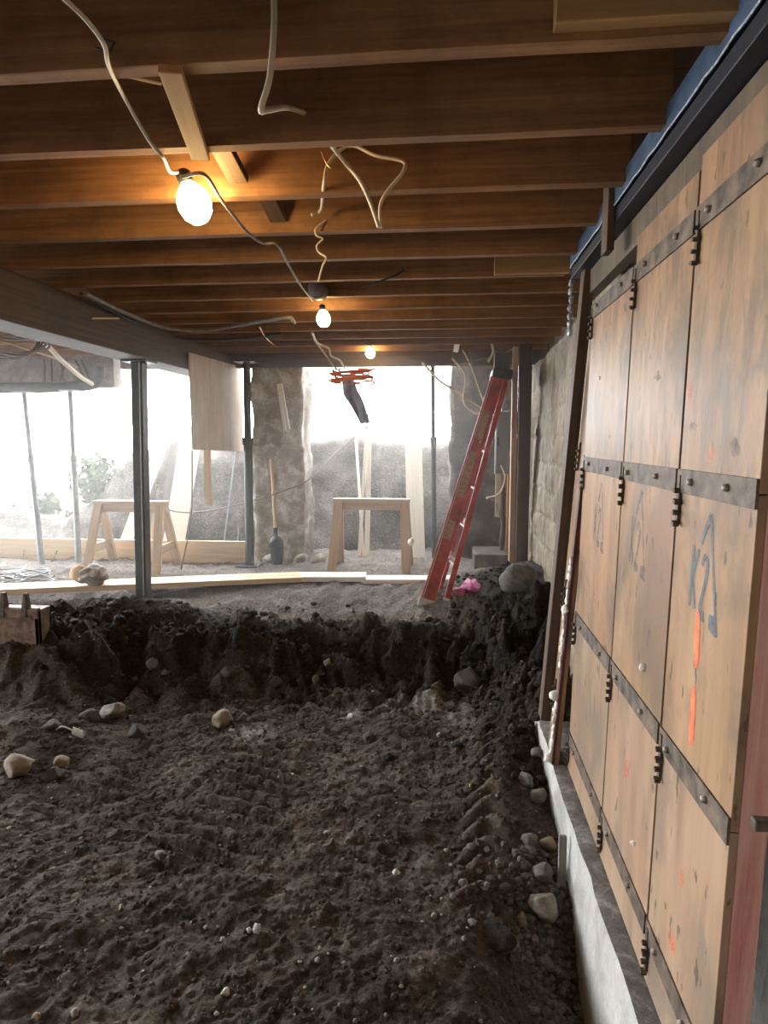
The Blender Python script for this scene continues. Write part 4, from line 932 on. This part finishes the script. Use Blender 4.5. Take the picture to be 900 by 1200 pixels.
# ------------------------------------------------------------------ stones, each its own object
random.seed(11)
stones = [ # px, py, width px, height ratio, material, label
 (608, 678, 40, .85, 'stone_grey', 'biggest boulder sitting on the soil heap beside the old wall'),
 (548, 797, 34, .9, 'stone_dark', 'muddy round boulder at the foot of the soil heap'),
 (260, 844, 29, .9, 'stone_tan', 'round tan stone beside the white powder patch'),
 (285, 840, 10, .9, 'stone_grey', 'small stone right of the round tan stone'),
 (131, 833, 28, .8, 'stone_pale', 'pale split stone in the left soil bank'),
 (20, 897, 44, .6, 'stone_tan', 'broad flat tan stone at the left edge'),
 (71, 893, 22, .7, 'stone_tan', 'tan stone right of the broad flat stone'),
 (60, 908, 26, .7, 'stone_dark', 'dark stone below the tan stone at left'),
 (160, 858, 20, 1.1, 'stone_dark', 'dark upright stone in front of the left soil bank'),
 (178, 778, 20, .8, 'stone_grey', 'grey stone high on the left soil bank'),
 (193, 788, 14, .7, 'stone_grey', 'small grey stone below the high one on the left bank'),
 (158, 796, 9, .8, 'stone_grey', 'pebble-sized grey stone on the left bank'),
 (105, 840, 26, .7, 'stone_dark', 'muddy stone left of the pale split stone'),
 (60, 850, 24, .6, 'stone_dark', 'muddy stone above the flat stones at left'),
 (384, 776, 13, .8, 'stone_pale', 'pale stone on the crest of the middle soil bank'),
 (370, 797, 11, 1.1, 'stone_grey', 'grey upright pebble on the face of the middle bank'),
 (322, 800, 18, .8, 'stone_dark', 'dark stone on the face of the middle bank'),
 (267, 788, 20, .9, 'stone_dark', 'dark stone near the top of the middle bank'),
 (629, 882, 16, .7, 'stone_grey', 'grey stone highest in the row beside the footing'),
 (617, 915, 24, .75, 'stone_grey', 'grey stone second down beside the footing, left of its neighbour'),
 (630, 933, 22, .9, 'stone_grey', 'rounded grey stone touching the footing side of the row'),
 (621, 984, 20, .7, 'stone_grey', 'grey stone above the tan one beside the footing'),
 (644, 990, 22, .75, 'stone_tan', 'yellow-tan stone against the footing'),
 (621, 998, 20, .6, 'stone_grey', 'flat grey stone left of the yellow-tan stone'),
 (615, 1016, 18, .7, 'stone_dark', 'muddy stone below the flat grey stone'),
 (635, 1023, 30, .85, 'stone_grey', 'large rounded grey stone with pale face beside the footing'),
 (637, 1062, 36, 1.0, 'stone_pale', 'largest squarish pale stone beside the footing'),
 (611, 1078, 16, 1.0, 'stone_tan', 'small angular stone left of the squarish pale stone'),
 (640, 1130, 24, .9, 'stone_grey', 'grey stone in the gravel below the squarish pale stone'),
 (682, 1112, 14, 1.2, 'stone_grey', 'grey stone touching the footing in the gravel'),
 (583, 1098, 50, .45, 'clod', 'long flat muddy clod-like stone beside the tread prints'),
 (301, 1088, 14, 1.2, 'stone_white', 'white upright pebble at the bottom centre'),
 (291, 1090, 8, 1., 'stone_white', 'tiny white pebble beside the upright one'),
 (264, 1163, 13, .8, 'stone_white', 'white angular pebble at the bottom left of centre'),
 (87, 1188, 16, .8, 'stone_pale', 'rounded pale pebble at the bottom left'),
 (43, 1192, 15, .8, 'stone_tan', 'tan pebble at the bottom left corner'),
 (465, 1125, 8, .7, 'stone_pale', 'pale pebble right of bottom centre'),
 (508, 1075, 10, 1.1, 'stone_pale', 'rounded pale pebble at centre right'),
 (464, 1022, 9, .9, 'stone_white', 'white angular pebble at centre'),
 (556, 1175, 8, .8, 'stone_white', 'small white pebble near the gravel at the bottom'),
 (411, 840, 12, .5, 'stone_white', 'flat white chip on the dug floor at middle'),
 (515, 861, 9, .6, 'stone_pale', 'pale chip near the foot of the soil heap'),
 (383, 976, 10, .5, 'stone_pale', 'flat pale pebble on the dug floor'),
 (187, 1002, 16, .5, 'stone_grey', 'flat grey stone on the dug floor at left'),
 (142, 1063, 8, .9, 'stone_tan', 'small round tan pebble at left'),
 (271, 856, 8, .6, 'stone_white', 'white chip just below the round tan stone'),
]
for i, (px, py, w_, hr, m_, lab) in enumerate(stones):
    p = hit(px, py+w_*hr*.30); d = p.y; s_ = w_/2*d/F*1.06
    MB().blob((p.x, p.y+s_*.2, p.z+s_*hr*.5), (s_, s_*.85, s_*hr), i+1.3, .22, 4 if w_ > 25 else 3, 1.1, flat=5).build('stone' if w_ > 14 else 'pebble', M[m_], None, lab, 'stone')
# coil spring scrap
c = hit(86, 862); b = MB(); q = at_y(98, 867, c.y-.02)
b.tube([c+(q-c)*(i/70)+V((0, .0, .03))+V((0, .018*math.sin(i*.75), .018*math.cos(i*.75))) for i in range(71)], .0035, 5)
b.tube(spline([c+V((0, 0, .03)), c+V((-.06, 0, .05)), c+V((-.10, 0, .03))], 5), .005, 5)
b.build('scrap_spring', M['bone'], None, 'pale rusted scrap spring lying in the left soil bank', 'spring')
# stake beside the footing
bar('wooden_stake', (.462, 2.42, -.62), (.470, 2.47, -.27), .03, .022, M['grey_board'], up=(0, 1, 0), label='grey wooden stake leaning against the footing in the trench', cat='stake')
c = hit(552, 922); MB().blob(c+V((0, 0, .006)), (.007, .012, .006), 3, .3, 2).build('green_scrap', plain('lime_green_plastic', (.28, .5, .05)), None, 'tiny lime green scrap on the soil by the tread prints', 'scrap')
# ------------------------------------------------------------------ uncountable clods and gravel
def scatter(name, n, gen, size, m, label, cat, seed, rough=.35):
    rng = np.random.RandomState(seed); b = MB(); random.seed(seed); k = 0
    vs, fs = ICO(1); base = np.array([tuple(v) for v in vs]); F_ = np.array(fs); AV = []; AF = []
    pts = gen(rng, n); zs = ground(pts[:, 0], pts[:, 1])
    for i, (x, y) in enumerate(pts):
        s_ = size[0]+(size[1]-size[0])*rng.rand()**3
        sc_ = s_*np.array([.7+.6*rng.rand(), .7+.6*rng.rand(), .55+.4*rng.rand()]); a = rng.rand()*6.28
        v = base*(1+rough*(rng.rand(len(base), 1)-.5))*sc_; ca, sa = math.cos(a), math.sin(a)
        v = np.stack([v[:, 0]*ca-v[:, 1]*sa, v[:, 0]*sa+v[:, 1]*ca, v[:, 2]], -1)+np.array([x, y, zs[i]+sc_[2]*.35])
        AV.append(v); AF.append(F_+i*len(base))
    b.v = [tuple(v) for v in np.concatenate(AV)]; b.f = [tuple(int(q) for q in f) for f in np.concatenate(AF)]; b.sm = [False]*len(b.f)
    return b.build(name, m, None, label, cat, kind='stuff')
def g_ridge(rng, n):
    y = 4.45+rng.randn(n)*.28; x = -3.6+4.2*rng.rand(n); return np.stack([x, y], -1)
def g_all(rng, n):
    y = 1.7+2.7*rng.rand(n)**1.2; x = -2.6+3.1*rng.rand(n); return np.stack([x, y], -1)
def g_grav(rng, n):
    y = 1.95+.62*rng.rand(n)**.9; x = .49-np.abs(rng.randn(n))*.15; return np.stack([x, y], -1)
def g_heap(rng, n):
    y = 3.0+2.8*rng.rand(n); x = .62-np.abs(rng.randn(n))*.3; return np.stack([x, y], -1)
scatter('soil_clods', 1300, g_ridge, (.004, .040), M['clod'], 'loose soil clods over the spoil bank', 'soil', 1)
scatter('soil_clods', 9000, g_all, (.002, .013), M['crumb'], 'fine soil crumbs over the dug floor', 'soil', 2)
scatter('soil_clods', 800, g_heap, (.005, .036), M['clod'], 'loose soil clods over the heap beside the wall', 'soil', 3)
scatter('gravel', 1100, g_grav, (.004, .020), M['stone_grey'], 'grey gravel in the trench beside the footing', 'gravel', 4)
scatter('gravel', 1300, g_all, (.0018, .0095), M['stone_pale'], 'tiny pale grit sprinkled over the dug floor', 'gravel', 5)
scatter('gravel', 160, g_ridge, (.003, .011), M['stone_grey'], 'small grey grit over the spoil bank', 'gravel', 6)
# ------------------------------------------------------------------ haze volume standing in for lens glare around the openings
hm = bpy.data.materials.new('glare_haze'); hm.use_nodes = True; hn = hm.node_tree.nodes; hn.remove(hn['Principled BSDF'])
vs_ = hn.new('ShaderNodeVolumeScatter'); vs_.inputs['Density'].default_value = .036; vs_.inputs['Anisotropy'].default_value = .55; vs_.inputs['Color'].default_value = (1, .97, .92, 1)
hm.node_tree.links.new(vs_.outputs[0], hn['Material Output'].inputs['Volume'])
MB().lohi((-6.8, 4.45, -.3), (.95, 7.3, 2.37)).build('haze', hm, None, 'thin added haze standing in for lens glare from the bright openings', 'haze', kind='stuff')
# ------------------------------------------------------------------ light
wd = bpy.data.worlds.new('sky'); sc.world = wd; wd.use_nodes = True
n = wd.node_tree.nodes; l = wd.node_tree.links; bg = n['Background']
tc = n.new('ShaderNodeTexCoord'); dp = n.new('ShaderNodeVectorMath'); dp.operation = 'DOT_PRODUCT'
l.new(tc.outputs['Generated'], dp.inputs[0]); dp.inputs[1].default_value = V((-.50, .80, .30)).normalized()
cr = n.new('ShaderNodeMapRange'); cr.inputs['From Min'].default_value = .1; cr.inputs['From Max'].default_value = 1; cr.inputs['To Min'].default_value = 3.2; cr.inputs['To Max'].default_value = 26
l.new(dp.outputs['Value'], cr.inputs['Value']); l.new(cr.outputs[0], bg.inputs['Strength'])
bg.inputs['Color'].default_value = (.93, .97, 1.0, 1)
sc.view_settings.view_transform = 'Standard'; sc.view_settings.look = 'None'; sc.view_settings.gamma = 1; sc.view_settings.exposure = 0
sc.view_settings.use_curve_mapping = False
sc.cycles.use_denoising = True
sc.cycles.max_bounces = 6
